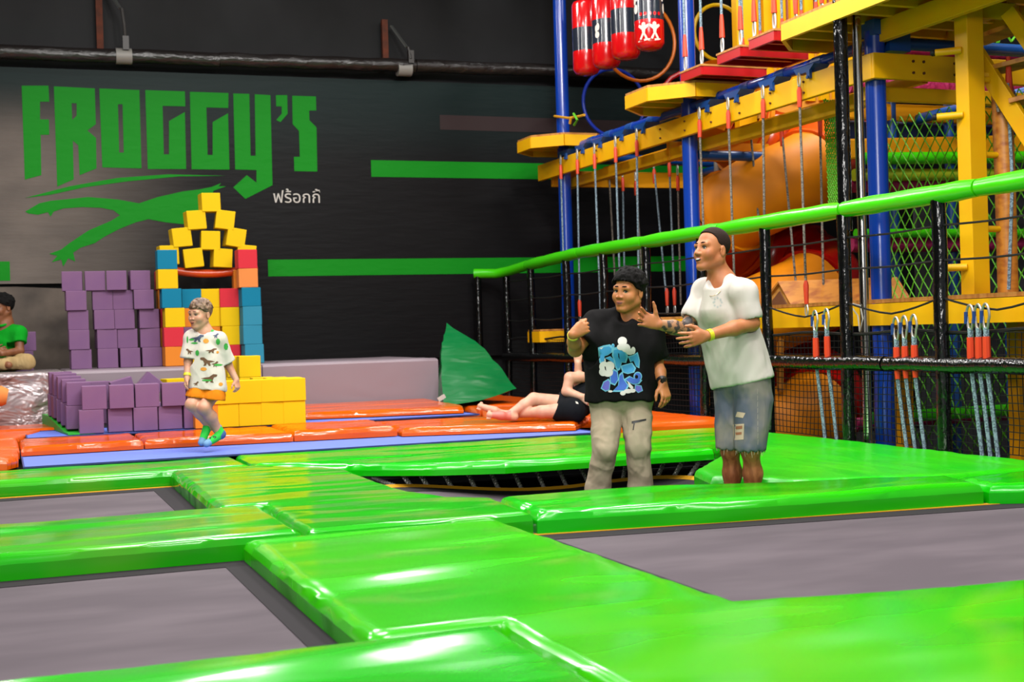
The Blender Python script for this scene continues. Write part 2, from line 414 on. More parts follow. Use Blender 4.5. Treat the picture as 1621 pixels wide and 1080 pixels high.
MB().prism(wall_pts([(120,940),(330,885),(560,845),(800,828),(1070,835),(850,838),(600,862),(400,890),(240,925)], PY, T3), (0, 0.006, 0)).build('swoosh', PRINT_G, ban)
frog = [(40,335),(62,322),(80,318),(140,312),(187,316),(220,322),(250,312),(290,303),(315,300),(335,296),(350,290),(346,295),(358,295),(338,302),(332,320),(317,340),(290,355),(262,352),(235,347),(215,352),(190,362),(165,375),(150,385),(128,392),(116,400),(119,414),(108,409),(100,422),(97,411),(82,415),(91,405),(78,402),(97,395),(110,385),(140,365),(175,350),(190,341),(180,333),(160,329),(130,328),(100,330),(85,335),(80,343),(76,336),(60,340),(45,338)]
MB().prism(wall_pts(frog, PY), (0, 0.006, 0)).build('leaping_frog', PRINT_G, ban)
def stripe(x0, x1, z0, z1, m):
    MB().prism([(x0, PY, z0), (x1, PY, z0), (x1, PY, z1), (x0, PY, z1)], (0, 0.006, 0)).build('stripe', m, ban)
stripe(3.09, 9.4, 1.77, 1.975, PRINT_G); stripe(4.43, 9.4, 3.01, 3.22, PRINT_G); stripe(-3.1, 0.13, 1.76, 1.98, PRINT_G)
stripe(5.36, 9.4, 3.63, 3.82, mat('maroon_print', (44, 22, 24), 0.6, 0.3))
cu = bpy.data.curves.new('thai_name', 'FONT'); cu.body = '\u0e1f\u0e23\u0e49\u0e2d\u0e01\u0e01\u0e35\u0e49'; cu.size = 1.0; cu.extrude = 0.002
to = bpy.data.objects.new('thai_name', cu); COL.objects.link(to); bpy.context.view_layer.update()
dg = bpy.context.evaluated_depsgraph_get(); tm = bpy.data.meshes.new_from_object(to.evaluated_get(dg))
bpy.data.objects.remove(to)
if len(tm.vertices):
    co = np.array([v.co[:] for v in tm.vertices]); lo = co.min(0); hi = co.max(0)
    A = at_y(433, 321, PY); B = at_y(507, 319, PY); sc = (B[0] - A[0]) / (hi[0] - lo[0])
    for v in tm.vertices:
        q = v.co.copy(); v.co = Vector((A[0] + (q.x - lo[0]) * sc, PY + q.z, A[2] + (q.y - lo[1]) * sc)) - LOC[ban.name]
    tm.materials.clear(); link_mesh('script_lettering', tm, WHITE, ban, False)
# ---------------------------------------------------------------- pipe and steel brackets above the banner
pp = thing('wrapped_pipe', 'long black wrapped pipe running above the banner', 'pipe', (4.0, 16.1, 4.33))
for a, b in ((-3.2, 2.55), (2.56, 5.0), (5.01, 9.6)):
    MB().tube([(a + (b - a) * i / 14, 16.1 + 0.008 * math.sin(i * 2.1 + a), 4.345 + 0.012 * (a + (b - a) * i / 14) + 0.007 * math.sin(i * 1.7)) for i in range(15)], 0.085, 12).build('pipe_sleeve', DUCT, pp, True)
for x in (1.45, 4.86):
    MB().cyl((x - 0.09, 16.1, 4.36), (x + 0.09, 16.1, 4.362), 0.094, 14).build('clamp', mat('grey_tape', (150, 146, 140), 0.5), pp, True)
for x, s, lab in ((1.2, 0, 'rusty steel post over the pipe, above the letter R'), (4.66, -0.28, 'rusty steel post over the pipe, in the middle of the wall')):
    t = thing('steel_bracket', lab, 'bracket', (x, 16.22, 4.42))
    MB().box((x, 16.24, 4.85 + s / 2), (0.075, 0.06, 0.86 + s)).build('upright', RUST, t)
    MB().beam((x + 0.08, 16.2, 5.2 + s), (x + 0.22, 16.02, 4.9 + s), 0.05, 0.02).build('strut', mat('galvanised_strut', (120, 122, 120), 0.45, metal=0.6), t)
    m = MB(); m.tube([(x + 0.24, 16.02, 4.9 + s), (x + 0.26, 16.0, 4.7 + s * 0.8), (x + 0.27, 16.03, 4.47)], 0.018, 8); m.box((x + 0.27, 16.03, 4.5), (0.07, 0.07, 0.16)); m.build('hanger', mat('dark_hanger', (50, 46, 44), 0.5), t)

# ================================================================ trampolines
def poly_bed(poly, z, th=0.01):
    return MB().prism([(x, y, z) for x, y in poly], (0, 0, -th))
SKEW = 0.0
def rect(x0, x1, y0, y1): return [(x, y - SKEW * (x - 2.4)) for x, y in ((x0, y0), (x1, y0), (x1, y1), (x0, y1))]
def rect_tramp(name, label, x0, x1, y0, y1, z, bedm, hem=0.15, group=None):
    t = thing(name, label, 'trampoline', ((x0 + x1) / 2, (y0 + y1) / 2, z - 0.05), group)
    poly_bed(rect(x0, x1, y0, y1), z - 0.004).build('jumping_bed', bedm, t)
    if hem:
        hm = MB()
        for a in (rect(x0, x1, y1 - hem, y1), rect(x0, x1, y0, y0 + hem), rect(x0, x0 + hem, y0 + hem, y1 - hem), rect(x1 - hem, x1, y0 + hem, y1 - hem)):
            hm.prism([(x, y, z - 0.001) for x, y in a], (0, 0, -0.003))
        hm.build('hem_band', HEM, t)
    sm = MB(); e = 0.05 if hem else 0.012
    for a in (rect(x0 - e, x1 + e, y1, y1 + e), rect(x0 - e, x1 + e, y0 - e, y0), rect(x0 - e, x0, y0, y1), rect(x1, x1 + e, y0, y1)):
        sm.prism([(x, y, z + 0.002) for x, y in a], (0, 0, -0.012))
    sm.build('webbing', STRAP if hem else mat('navy_webbing', (40, 52, 120), 0.7), t)
    fm = MB(); q = 0.16
    for a, b in (((x0 - q, y0 - q), (x1 + q, y0 - q)), ((x1 + q, y0 - q), (x1 + q, y1 + q)), ((x1 + q, y1 + q), (x0 - q, y1 + q)), ((x0 - q, y1 + q), (x0 - q, y0 - q))):
        zf_ = z - (0.03 if hem else 0.12); fm.cyl((a[0], a[1], zf_), (b[0], b[1], zf_), 0.024, 8)
    fm.build('frame_tube', STEEL, t, True)
    return t
rect_tramp('trampoline', 'grey rectangular trampoline closest to the bottom left corner', -2.4, 1.05, 3.95, 6.08, 0.0, BED)
rect_tramp('trampoline', 'grey rectangular trampoline at the left, second from the front', -2.4, 1.09, 7.2, 9.4, 0.0, BED)
SKEW = 0.13
rect_tramp('trampoline', 'wide grey trampoline at the lower right, before the two standing men', 2.3, 5.14, 3.7, 6.03, 0.0, BED)
SKEW = 0.0
rect_tramp('blue_trampoline', 'long blue trampoline strip between green and orange pads', 0.14, 4.75, 10.31, 12.0, 0.122, BLUE_BED, 0)
rect_tramp('blue_trampoline', 'blue trampoline behind the front orange strip, half under foam cubes', 0.2, 4.38, 12.34, 13.27, 0.2, BLUE_BED, 0)
# the round-cornered one the men stand in, pressed down under their feet
def sag(x, y): return -0.25 * math.exp(-((x - 3.72) ** 2) / (2 * 0.78 ** 2) - ((y - 7.1) ** 2) / (2 * 1.8 ** 2))
def rrect(x0, x1, y0, y1, r, n=8):
    out = []
    for cx, cy, a0 in ((x1 - r, y1 - r, 0), (x0 + r, y1 - r, 90), (x0 + r, y0 + r, 180), (x1 - r, y0 + r, 270)):
        for k in range(n + 1):
            a = math.radians(a0 + 90 * k / n); out.append((cx + r * math.cos(a), cy + r * math.sin(a)))
    return out
def densify(poly, st):
    out = []
    for i in range(len(poly)):
        a, b = poly[i], poly[(i + 1) % len(poly)]; n = max(1, int(math.dist(a, b) / st))
        out += [(a[0] + (b[0] - a[0]) * k / n, a[1] + (b[1] - a[1]) * k / n) for k in range(n)]
    return out
web = densify(rrect(2.16, 4.62, 6.42, 8.86, 0.62), 0.12)
rt_ = thing('round_trampoline', 'sunken grey trampoline with visible springs where the two men stand', 'trampoline', (3.4, 7.6, -0.05))
cxw, cyw = 3.4, 7.64
m = MB(); N = len(web); rings = [0.0, 0.2, 0.4, 0.6, 0.8, 1.0]
vs = [(cxw, cyw, sag(cxw, cyw))]
for q in rings[1:]:
    vs += [(cxw + (x - cxw) * q, cyw + (y - cyw) * q, sag(cxw + (x - cxw) * q, cyw + (y - cyw) * q)) for x, y in web]
fs = [(0, 1 + i, 1 + (i + 1) % N) for i in range(N)]
for k in range(4):
    for i in range(N): j = (i + 1) % N; fs.append((1 + k * N + i, 1 + (k + 1) * N + i, 1 + (k + 1) * N + j, 1 + k * N + j))
m.add(vs, fs); m.build('jumping_bed', BED, rt_, True)
def ring_strip(q0, q1, dz, name, mt, rise=0.0):
    m = MB(); vs = []
    for q in (q0, q1): vs += [(cxw + (x - cxw) * q, cyw + (y - cyw) * q, sag(cxw + (x - cxw) * q, cyw + (y - cyw) * q) + dz + (rise if q == q1 else 0)) for x, y in web]
    m.add(vs, [(i, N + i, N + (i + 1) % N, (i + 1) % N) for i in range(N)]); return m.build(name, mt, rt_, True)
ring_strip(0.87, 1.0, 0.004, 'hem_band', mat('black_hem', (38, 36, 40), 0.8, 0.3))
ring_strip(0.975, 1.03, -0.035, 'webbing', STRAP, 0.055)
fr = rrect(1.9, 4.88, 6.2, 9.14, 0.75); MB().tube([(x, y, 0.0) for x, y in fr], 0.026, 8, True).build('frame_tube', STEEL, rt_, True)
# springs along the far side and the two sides, coil after coil
spm = None
far = densify(rrect(2.11, 4.67, 6.37, 8.91, 0.66), 0.17)
for x, y in far:
    if y < 7.3: continue
    dx, dy = x - cxw, y - cyw; L = math.hypot(dx, dy)
    a = Vector((x, y, sag(x, y) + 0.006)); ux, uy = (0, 1) if y > 8.85 and 2.6 < x < 4.2 else (dx / L, dy / L)
    b = Vector((x + ux * 0.2, y + uy * 0.2, 0.012))
    if spm is None:
        sp = MB(); n = 44
        pts = [(0.014 * math.cos(k * 1.35), 0.014 * math.sin(k * 1.35), k / n) for k in range(n + 1)]
        sp.tube(pts, 0.006, 4); sp.cyl((0, 0, 0), (0, 0, 1), 0.012, 6)
        o = sp.build('spring', STEEL, rt_, True, local=True); spm = o.data
    else:
        o = bpy.data.objects.new('spring', spm); COL.objects.link(o); o.parent = rt_
    dv = b - a; o.location = a - LOC[rt_.name]; o.rotation_euler = dv.to_track_quat('Z', 'Y').to_euler(); o.scale = (1, 1, dv.length)

# ================================================================ green pads
G = 'green pads around the trampolines'
pad('green_pad', 'green pad across the bottom left corner, front edge of the nearest trampoline', [(-2.9, 1.8), (1.405, 1.8), (1.405, 3.86), (-2.9, 3.88)], 0.0, 0.1, GREEN, G)
pad('lime_pad', 'big lime green pad filling the bottom right, turning up between two trampolines', [(1.425, 1.8), (5.3, 1.8), (5.25, 3.3), (3.3, 3.63), (2.23, 3.8), (2.22, 6.04), (1.0, 6.04), (1.0, 3.87), (1.425, 3.87)], 0.0, 0.1, GREEN_Y, G, step=0.08)
pad('green_pad', 'green cross pad between the two left trampolines', [(-2.9, 6.1), (1.275, 6.06), (1.275, 7.16), (-2.9, 7.16)], 0.0, 0.115, GREEN_W, G)
pad('green_pad', 'wide green pad in the centre, curving round the sunken trampoline', [(1.295, 6.06), (2.42, 6.06), (2.47, 6.74), (2.28, 6.93), (2.17, 7.25), (2.14, 7.87), (2.16, 8.85), (1.7, 9.42), (1.08, 9.46), (1.05, 7.175), (1.295, 7.175)], 0.0, 0.112, GREEN_W, G)
pad('green_pad', 'worn green pad along the back left, before the blue strip', [(-2.9, 9.5), (1.64, 9.47), (1.64, 10.3), (-2.9, 10.36)], 0.0, 0.11, GREEN_W, G)
pad('green_pad', 'shiny green pad behind the two men, raised over the springs', [(1.66, 9.46), (2.25, 9.02), (2.75, 8.68), (3.2, 8.5), (4.8, 8.45), (5.97, 9.72), (5.97, 10.16), (4.67, 10.24), (1.66, 10.3)], 0.03, 0.115, GREEN, G)
pad('green_pad', 'broad green pad by the fence, to the right of the man in white', [(4.03, 7.35), (3.92, 6.95), (4.15, 6.8), (4.2, 6.5), (5.02, 6.19), (5.97, 6.19), (5.97, 9.68), (4.9, 8.42)], 0.0, 0.105, mat('smooth_green_vinyl', (26, 206, 6), 0.3, 0.5, bump=[((4, 1.4, 3), 0.6, 0.06, 2.0), ((14, 9, 9), 0.35, 0.015, 2.0)], var=((58, 212, 6), (1.4, 1.2, 1), 0.45, 0.7)), G)
pad('green_pad', 'green pad before the two men, behind the wide grey trampoline', [(2.44, 6.055), (3.4, 5.9), (4.9, 5.74), (5.0, 6.14), (4.16, 6.42), (3.82, 6.5), (3.4, 6.72), (2.84, 6.74), (2.49, 6.72)], 0.0, 0.115, GREEN, G, R=0.05)
pad('green_pad', 'green side pad at the right edge, beside the wide grey trampoline', [(4.92, 5.72), (5.17, 5.6), (5.32, 1.8), (5.97, 1.8), (5.97, 6.16), (5.03, 6.12)], 0.0, 0.105, GREEN, G)
# ---------------------------------------------------------------- orange pads
OG = 'orange pads of the back court'
def op(label, poly, z0=0.125, z1=0.2, m=ORANGE, **k): return pad('orange_pad', label, poly, z0, z1, m, OG, **k)
op('front orange strip pad, left length under the purple cubes', [(0.13, 11.3), (1.08, 11.32), (1.08, 12.3), (0.13, 12.3)], pucker=0.012)
op('front orange strip pad, middle length where the child jumps', [(1.09, 11.32), (2.3, 11.2), (2.3, 12.28), (1.09, 12.3)], pucker=0.014)
op('front orange strip pad, bulging length before the yellow cubes', [(2.31, 11.2), (3.2, 11.14), (3.24, 12.2), (2.31, 12.28)], pucker=0.014, z1=0.215)
op('front orange strip pad, right length under the lying person', [(3.22, 11.06), (4.66, 10.6), (5.1, 11.3), (4.3, 12.1), (3.26, 12.2)], z1=0.195)
op('creased orange pad between the lying person and the fence', [(4.72, 10.3), (5.97, 10.22), (5.97, 13.5), (4.9, 13.7), (4.42, 12.3), (5.15, 11.3)], 0.08, 0.185, ORANGE_Y)
op('orange pad at the foot of the grey bench, right of the yellow cubes', [(2.77, 12.85), (4.3, 12.55), (4.42, 12.9), (4.42, 14.16), (2.77, 14.16)], 0.205, 0.27, zf=lambda x, y: 0.02 * max(0, (y - 13.2)))
op('orange pad in the far corner under the green bean bag', [(4.44, 12.5), (4.88, 13.75), (5.97, 13.55), (5.97, 16.15), (4.74, 16.15), (4.74, 13.72)], 0.08, 0.2, ORANGE_Y)
op('orange pad at the far left, under the silver bench', [(-2.9, 13.3), (0.6, 13.3), (0.6, 14.16), (-2.9, 14.16)], 0.1, 0.22)
op('orange side pad at the left edge, behind the front strip', [(-2.9, 12.34), (0.1, 12.34), (0.34, 13.26), (-2.9, 13.28)], 0.1, 0.21, ORANGE_Y)
op('orange side pad at the left edge, beside the blue strip', [(-2.9, 10.4), (0.02, 10.4), (0.1, 10.6), (0.11, 11.3), (-2.9, 11.3)], 0.1, 0.19, ORANGE_Y)
op('orange side pad at the left edge, end of the front strip', [(-2.9, 11.34), (0.12, 11.34), (0.12, 12.3), (-2.9, 12.3)], 0.1, 0.2, ORANGE_Y)
# decking that carries the courts
dk = MB(); dk.box((1.5, 5.9, -0.42), (9.0, 8.8, 0.4)); struct(dk, 'floor_deck', mat('black_deck', (26, 26, 28), 0.8, 0.2))
dk = MB(); dk.box((1.5, 13.3, -0.28), (9.0, 5.9, 0.68)); struct(dk, 'floor_deck_back', mat('black_deck', (26, 26, 28), 0.8, 0.2))
struct(MB().box((1.68, 13.73, 0.13), (2.12, 0.86, 0.141)), 'floor_plinth', mat('black_deck', (26, 26, 28), 0.8, 0.2))
# ---------------------------------------------------------------- the grey bench along the wall
be = thing('padded_bench', 'long grey padded bench along the back wall', 'bench', (1.6, 15.2, 0.1))
def bench_block(x0, x1, name, m):
    mb = slab([(x0, 14.2), (x1, 14.2), (x1, 16.2), (x0, 16.2)], 0.14, 0.735, R=0.03, step=0.25, amp=0.004)
    mb.build(name, m, be, True)
bench_block(-3.2, 0.62, 'silver_block', SATIN); bench_block(0.63, 2.6, 'grey_block', GREY_V); bench_block(2.61, 4.58, 'grey_block', GREY_V)
# ---------------------------------------------------------------- bean bag
def beanbag():
    T = np.array([at_y(707, 511, 14.7), at_y(686, 600, 14.5), at_y(691, 634, 13.95), at_y(820, 606, 13.9), at_y(770, 620, 15.2)])
    top_, bl, bf, br, bb = [Vector(p) for p in T]
    cl = Vector((4.66, 14.0, 0.22)); 
    bm = bmesh.new()
    A = [bm.verts.new(v) for v in (top_, Vector((4.47, 13.72, 0.21)), Vector((br.x, 13.95, 0.36)), Vector((5.2, 15.3, 0.22)), Vector((4.95, 15.3, 0.22)))]
    for f in ((0, 1, 2), (0, 2, 3), (0, 3, 4), (0, 4, 1)): bm.faces.new([A[i] for i in f])
    bm.faces.new([A[i] for i in (1, 4, 3, 2)])
    corners = [v.co.copy() for v in A]
    bmesh.ops.triangulate(bm, faces=bm.faces[:])
    bmesh.ops.subdivide_edges(bm, edges=bm.edges[:], cuts=17, use_grid_fill=True)
    bm.normal_update()
    c = Vector((4.95, 14.4, 0.45)); mv = []
    for v in bm.verts:
        dmin = min((v.co - k).length for k in corners); dt = (v.co - corners[0]).length
        d = v.co - c; k = 0.085 * (1 - math.exp(-(dmin / 0.3) ** 2))
        fold = 0.013 * math.sin(dt * 46 + 4 * mnoise.noise(v.co * 3.0)) * math.exp(-((dt - 0.42) / 0.16) ** 2) - 0.05 * math.exp(-((v.co.z - 0.6 - 0.1 * (v.co.x - 4.6)) / 0.05) ** 2) * math.exp(-((v.co.x - 4.95) / 0.3) ** 2)
        mv.append(d.normalized() * (k + fold * (1 - math.exp(-(dmin / 0.15) ** 2))))
    for v, q in zip(bm.verts, mv):
        v.co += q
        if v.co.z < 0.205: v.co.z = 0.205
    bmesh.ops.recalc_face_normals(bm, faces=bm.faces[:]); bm.verts.index_update()
    mb = MB(); mb.add([v.co.copy() for v in bm.verts], [[v.index for v in f.verts] for f in bm.faces]); bm.free()
    t = thing('bean_bag', 'pointed emerald green vinyl bean bag at the end of the grey bench', 'bean bag', (4.9, 14.4, 0.2))
    mb.build('cover', BEAN, t, True)
    q = at_y(699, 630, 13.6); MB().box(tuple(q), (0.09, 0.012, 0.045), Matrix.Rotation(-0.5, 3, 'Y')).build('care_tag', WHITE, t)
beanbag()
# ================================================================ foam cubes
S = 0.212
FM = {}
def cube(color, x, y, z, label, group, rz=0.0, rx=0.0, ry=0.0, s=S):
    if color not in FM:
        b = MB().box((0, 0, 0), (S, S, S), bev=0.006); o = b.build('foam_cube', FOAM[color]); FM[color] = o.data
    else:
        o = bpy.data.objects.new('foam_cube', FM[color]); COL.objects.link(o)
    o.location = (x, y, z + S / 2); o.rotation_euler = (rx, ry, rz)
    return setp(o, label, 'foam cube', group)
BZ = 0.737
R5 = ['topmost row', 'second row down', 'third row down', 'fourth row down', 'bottom row']
px = [[119, 155, 189, 225], [123, 166, 199, 231], [126, 167, 200, 238], [126, 170, 204, 240], [128, 171, 206, 241]]
for r in range(5):
    for c in range(4):
        q = at_y(px[r][c], 560, 15.1)
        cube('purple', q[0], 15.2 + random.uniform(-0.03, 0.03) + (0.04 if c in (1, 2) and r > 0 else 0), BZ + (4 - r) * S + 0.0005 * (4 - r), f'purple cube, {R5[r]} of the leaning tower on the bench, {ORD[c]} from its left', 'purple tower', random.uniform(-0.09, 0.09))
# bright castle on the bench
def col(cols, pxs, y, base, where):
    n = len(cols)
    for i, (k, x) in enumerate(zip(cols, pxs)):
        q = at_y(x, 540, y - S / 2)
        nm = {'sky': 'light blue', 'teal': 'teal blue', 'peach': 'peach orange'}.get(k, k)
        cube(k, q[0], y, base + i * (S + 0.0005), f'{nm} castle cube, {where}, {ORD[i]} from the bottom', 'castle of bright cubes', random.uniform(-0.05, 0.05))
col(['orange', 'red', 'yellow', 'teal', 'yellow', 'teal'], [276, 276, 278, 274, 269, 269], 15.0, BZ, 'front left pillar')
col(['sky', 'sky', 'sky', 'teal', 'peach', 'red'], [402, 400, 401, 400, 397, 396], 15.0, BZ, 'front right pillar')
col(['red', 'orange', 'red', 'orange', 'red'], [270, 269, 270, 268, 266], 15.32, BZ, 'rear left pillar')
col(['red', 'yellow', 'orange', 'yellow', 'orange'], [394, 392, 392, 390, 389], 15.32, BZ, 'rear right pillar')
col(['yellow', 'purple', 'orange', 'teal'], [306, 306, 307, 306], 15.22, BZ, 'inner wall left column')
col(['orange', 'orange', 'yellow', 'yellow'], [333, 334, 335, 335], 15.24, BZ, 'inner wall middle column')
col(['red', 'yellow', 'yellow', 'red'], [365, 367, 365, 365], 15.2, BZ, 'inner wall right column')
# sagging foam log over the pillars, pyramid of yellow cubes on it
zL = BZ + 5 * (S + 0.0005) + 0.045
xa, xb = at_y(255, 425, 15.3)[0], at_y(408, 425, 15.3)[0]
logz = lambda x: zL - 0.075 * (1 - ((x - (xa + xb) / 2) / ((xb - xa) / 2)) ** 2)
m = MB().tube([(xa + (xb - xa) * i / 20, 15.36, logz(xa + (xb - xa) * i / 20)) for i in range(21)], 0.047, 12)
top(m, 'foam_log', mat('orange_log_vinyl', (226, 74, 10), 0.3, 0.5), 'sagging orange foam log laid across the castle pillars', 'foam log', None, True)
pyr = [[(267, 387, 0.02), (307, 392, 0.1), (352, 392, -0.06), (391, 386, -0.1)], [(287, 358, 0.1), (334, 362, -0.03), (373, 357, -0.17)], [(310, 331, 0.07), (357, 329, -0.13)], [(333, 303, 0.02)]]
RN = ['lowest row', 'second row', 'third row', 'peak']
for r, row in enumerate(pyr):
    for i, (x, y, a) in enumerate(row):
        q = at_y(x, y, 15.25)
        z = logz(at_y(x, 420, 15.3)[0]) + 0.05 + r * (S + 0.004) + (0.01 if abs(a) > 0.05 else 0)
        lab = 'yellow foam cube at the peak of the castle pyramid' if r == 3 else f'yellow foam cube of the castle pyramid, {RN[r]}, {ORD[i]} from its left'
        cube('yellow', q[0], 15.36, z, lab, 'yellow pyramid', 0.06 * (-1) ** i, 0, -a)
# purple enclosure on the back court
ramp = lambda y: 0.215 + 0.1 * max(0.0, min(1.0, (y - 12.7) / 1.0))
mt = MB()
for ya, yb in ((12.45, 12.7), (12.7, 13.7), (13.7, 14.15)):
    xa_, xb_ = 0.54 - 0.1 * (ya - 12.45), 0.54 - 0.1 * (yb - 12.45)
    mt.add([(xa_, ya, 0.2), (0.77, ya, 0.2), (0.77, yb, 0.2), (xb_, yb, 0.2), (xa_, ya, ramp(ya)), (0.77, ya, ramp(ya)), (0.77, yb, ramp(yb)), (xb_, yb, ramp(yb))], [(0, 3, 2, 1), (4, 5, 6, 7), (0, 1, 5, 4), (1, 2, 6, 5), (2, 3, 7, 6), (3, 0, 4, 7)])
top(mt, 'ramp_mat', mat('flat_green_mat', (30, 190, 30), 0.5), 'green sloping mat under the left side of the purple cube wall', 'mat')
Z0 = 0.203
fx = [142, 188, 228, 267, 307]
for i, x in enumerate(fx):
    q = at_y(x, 672, 12.42); cube('purple', q[0] + 0.02, 12.55 + (0.02 * (i % 2)), Z0, f'purple cube, bottom row of the purple front wall, {ORD[i]} from its left', 'purple front wall', random.uniform(-0.04, 0.04))
fx = [147, 190, 231, 273, 312]; fz = [0, 0, 0.0, 0.0, 0]
for i, x in enumerate(fx):
    q = at_y(x, 635, 12.42); cube('purple', q[0] + 0.02, 12.53 + (0.02 * ((i + 1) % 2)), Z0 + S + 0.001 + fz[i], f'purple cube, top row of the purple front wall, {ORD[i]} from its left', 'purple front wall', random.uniform(-0.07, 0.07))
for k in range(5):
    y = 12.8 + 0.235 * k; x = 0.645 - 0.03 * k
    for lv, nm in ((0, 'lower'), (1, 'upper')):
        cube('purple', x + (0.012 if lv else 0), y, ramp(y + 0.08) + 0.002 + lv * (S + 0.001), f'purple cube, {nm} in the purple side wall, {ORD[k]} from the front', 'purple side wall', random.uniform(-0.07, 0.07))
ZL = Z0 + S + 0.001
for k, (x, y, z, rz, ry, lab) in enumerate([(0.9, 13.99, Z0, 0.1, 0, 'purple foam cube on the court floor against the bench, bottom one behind the front wall'), (0.9, 13.99, ZL, 0.2, 0, 'purple foam cube stacked upright against the bench, beside a tilted one'),
        (1.12, 13.66, ZL + 0.024, 0, -0.25, 'tilted purple foam cube before the bench, beside a diamond one'), (1.37, 13.6, ZL + 0.045, 0, 0.72, 'purple foam cube standing on its corner like a diamond before the bench'),
        (1.12, 13.66, Z0, 0, 0, 'purple foam cube low before the bench, under the tilted one'), (1.37, 13.62, Z0, 0, 0, 'purple foam cube low before the bench, under the diamond one'), (1.5, 13.35, Z0 + 0.0, 0.1, 0.0, 'purple foam cube low before the bench, right of the diamond one')]):
    cube('purple', x, y, z, lab, 'loose purple cubes', rz, 0, ry)
# yellow enclosure
fx = [346, 361, 396, 432, 467]
for i, x in enumerate([328, 361, 397, 432, 467]):
    q = at_y(x, 668, 12.3); cube('orange' if i == 0 else 'yellow', q[0], 12.42, Z0, ('orange' if i == 0 else 'yellow') + f' foam cube, bottom of the yellow front wall, {ORD[i]} from its left', 'yellow front wall', random.uniform(-0.03, 0.03))
for i, x in enumerate([331, 363, 397, 433, 467]):
    q = at_y(x, 637, 12.3); cube('yellow', q[0], 12.41, Z0 + S + 0.001, f'yellow foam cube, top of the yellow front wall, {ORD[i]} from its left', 'yellow front wall', random.uniform(-0.05, 0.05))
for k in range(5):
    for lv, nm in ((0, 'lower'), (1, 'upper'), (2, 'topmost')):
        if lv == 2 and k < 3: continue
        cube('yellow', 2.58 - 0.09 * k, 12.65 + 0.225 * k, Z0 + lv * (S + 0.001), f'yellow cube, {nm} in the yellow side wall, {ORD[k]} from the front', 'yellow side wall', random.uniform(-0.06, 0.06))
for k, (x, y, lv) in enumerate([(1.62, 13.9, 0), (1.85, 13.9, 0), (1.64, 13.88, 1), (1.87, 13.86, 1)]):
    cube('yellow', x, y, Z0 + lv * (S + 0.001) if lv == 0 else Z0 + S + 0.001, f'yellow foam cube behind the child, {"upper" if lv else "lower"}, {"left" if k % 2 == 0 else "right"} one', 'yellow rear cubes', 0.1 * k)
q = at_y(2, 626, 14.0)
m = MB().box((0, 0, 0), (0.2, 0.2, 0.24), bev=0.05); m.v = [tuple(Vector(p) + Vector((q[0] - 0.02, 13.95, 0.5))) for p in m.v]
# ================================================================ fence beside the courts
FX = 6.05
fe = thing('safety_fence', 'black padded fence with bright green top rail and netting', 'fence', (FX, 11, 0.05))
FY = [6.36, 7.46, 8.56, 9.68, 10.78, 11.9, 12.9, 13.9, 14.98, 15.82]
for y in FY:
    r = 0.05 if y < 9 else 0.046
    m = MB().tube([(FX + 0.004 * math.sin(5 * z + y), y + 0.004 * math.sin(7 * z), z) for z in np.linspace(0.02, 1.82, 12)], r, 14); m.build('post', BLACK_V, fe, True)
MB().tube([(5.72, 15.98, z) for z in np.linspace(0.1, 1.78, 10)], 0.046, 14).build('post', BLACK_V, fe, True)
def rail(a, b, n=7):
    P = [Vector(a).lerp(Vector(b), i / n) for i in range(n + 1)]
    r = [0.068 + 0.003 * math.sin(i * 2.3) for i in range(n + 1)]; r[0] = 0.06; r[-1] = 0.06
    MB().tube(P, r, 16).build('top_rail', RAIL_G, fe, True)
cuts = [5.0, 7.05, 8.55, 10.4, 11.92, 13.5, 15.1]
for a, b in zip(cuts[:-1], cuts[1:]): rail((FX, a + 0.01, 1.86), (FX, b - 0.01, 1.86 - (0.05 if b > 15 else 0)), 8)
MB().tube([(FX, 15.1, 1.81), (FX - 0.04, 15.6, 1.77), (FX - 0.12, 15.85, 1.75), (5.72, 15.98, 1.76), (5.68, 16.0, 1.76)], 0.062, 14).build('top_rail', RAIL_G, fe, True)
for a, b in ((5.0, 8.06), (8.08, 12.0), (12.02, 15.9)):
    MB().tube([(FX - 0.01, a + (b - a) * i / 12, 0.685 + 0.004 * math.sin(i * 1.9)) for i in range(13)], 0.057, 14).build('lower_rail', BLACK_V, fe, True)
for a, b in zip(FY[:-1], FY[1:]):
    for z, sg in ((1.645, 0.012), (1.405, 0.012), (1.15, 0.1 if a < 9 else 0.02)):
        MB().tube([(FX, a + (b - a) * i / 8, z - sg * (1 - abs(2 * i / 8 - 1) ** 1.4)) for i in range(9)], 0.008, 5).build('cord', BLACK_C, fe, True)
def netting(m, ys, zs, x, r):
    ys = list(ys); zs = list(zs)
    wob = lambda y, z: (x + 0.02 * mnoise.noise((y * 2, z * 2, 0)), y + 0.018 * mnoise.noise((y * 3, z * 3, 5)), z + 0.02 * mnoise.noise((y * 2, z * 3, 9)))
    for y in ys: m.tube([wob(y, z) for z in zs[::2]], r, 3, cap=False)
    for z in zs: m.tube([wob(y, z) for y in ys[::3]], r, 3, cap=False)
nm = MB(); netting(nm, np.arange(5.6, 15.9, 0.056), np.arange(0.1, 0.93, 0.05), FX + 0.03, 0.0036)
setp(nm.build('netting', BLACK_C, fe), kind='stuff')
MB().tube([(FX + 0.03, y, 0.915 + 0.012 * math.sin(y * 5)) for y in np.arange(5.6, 15.9, 0.2)], 0.012, 5).build('net_edge_rope', BLACK_C, fe, True)
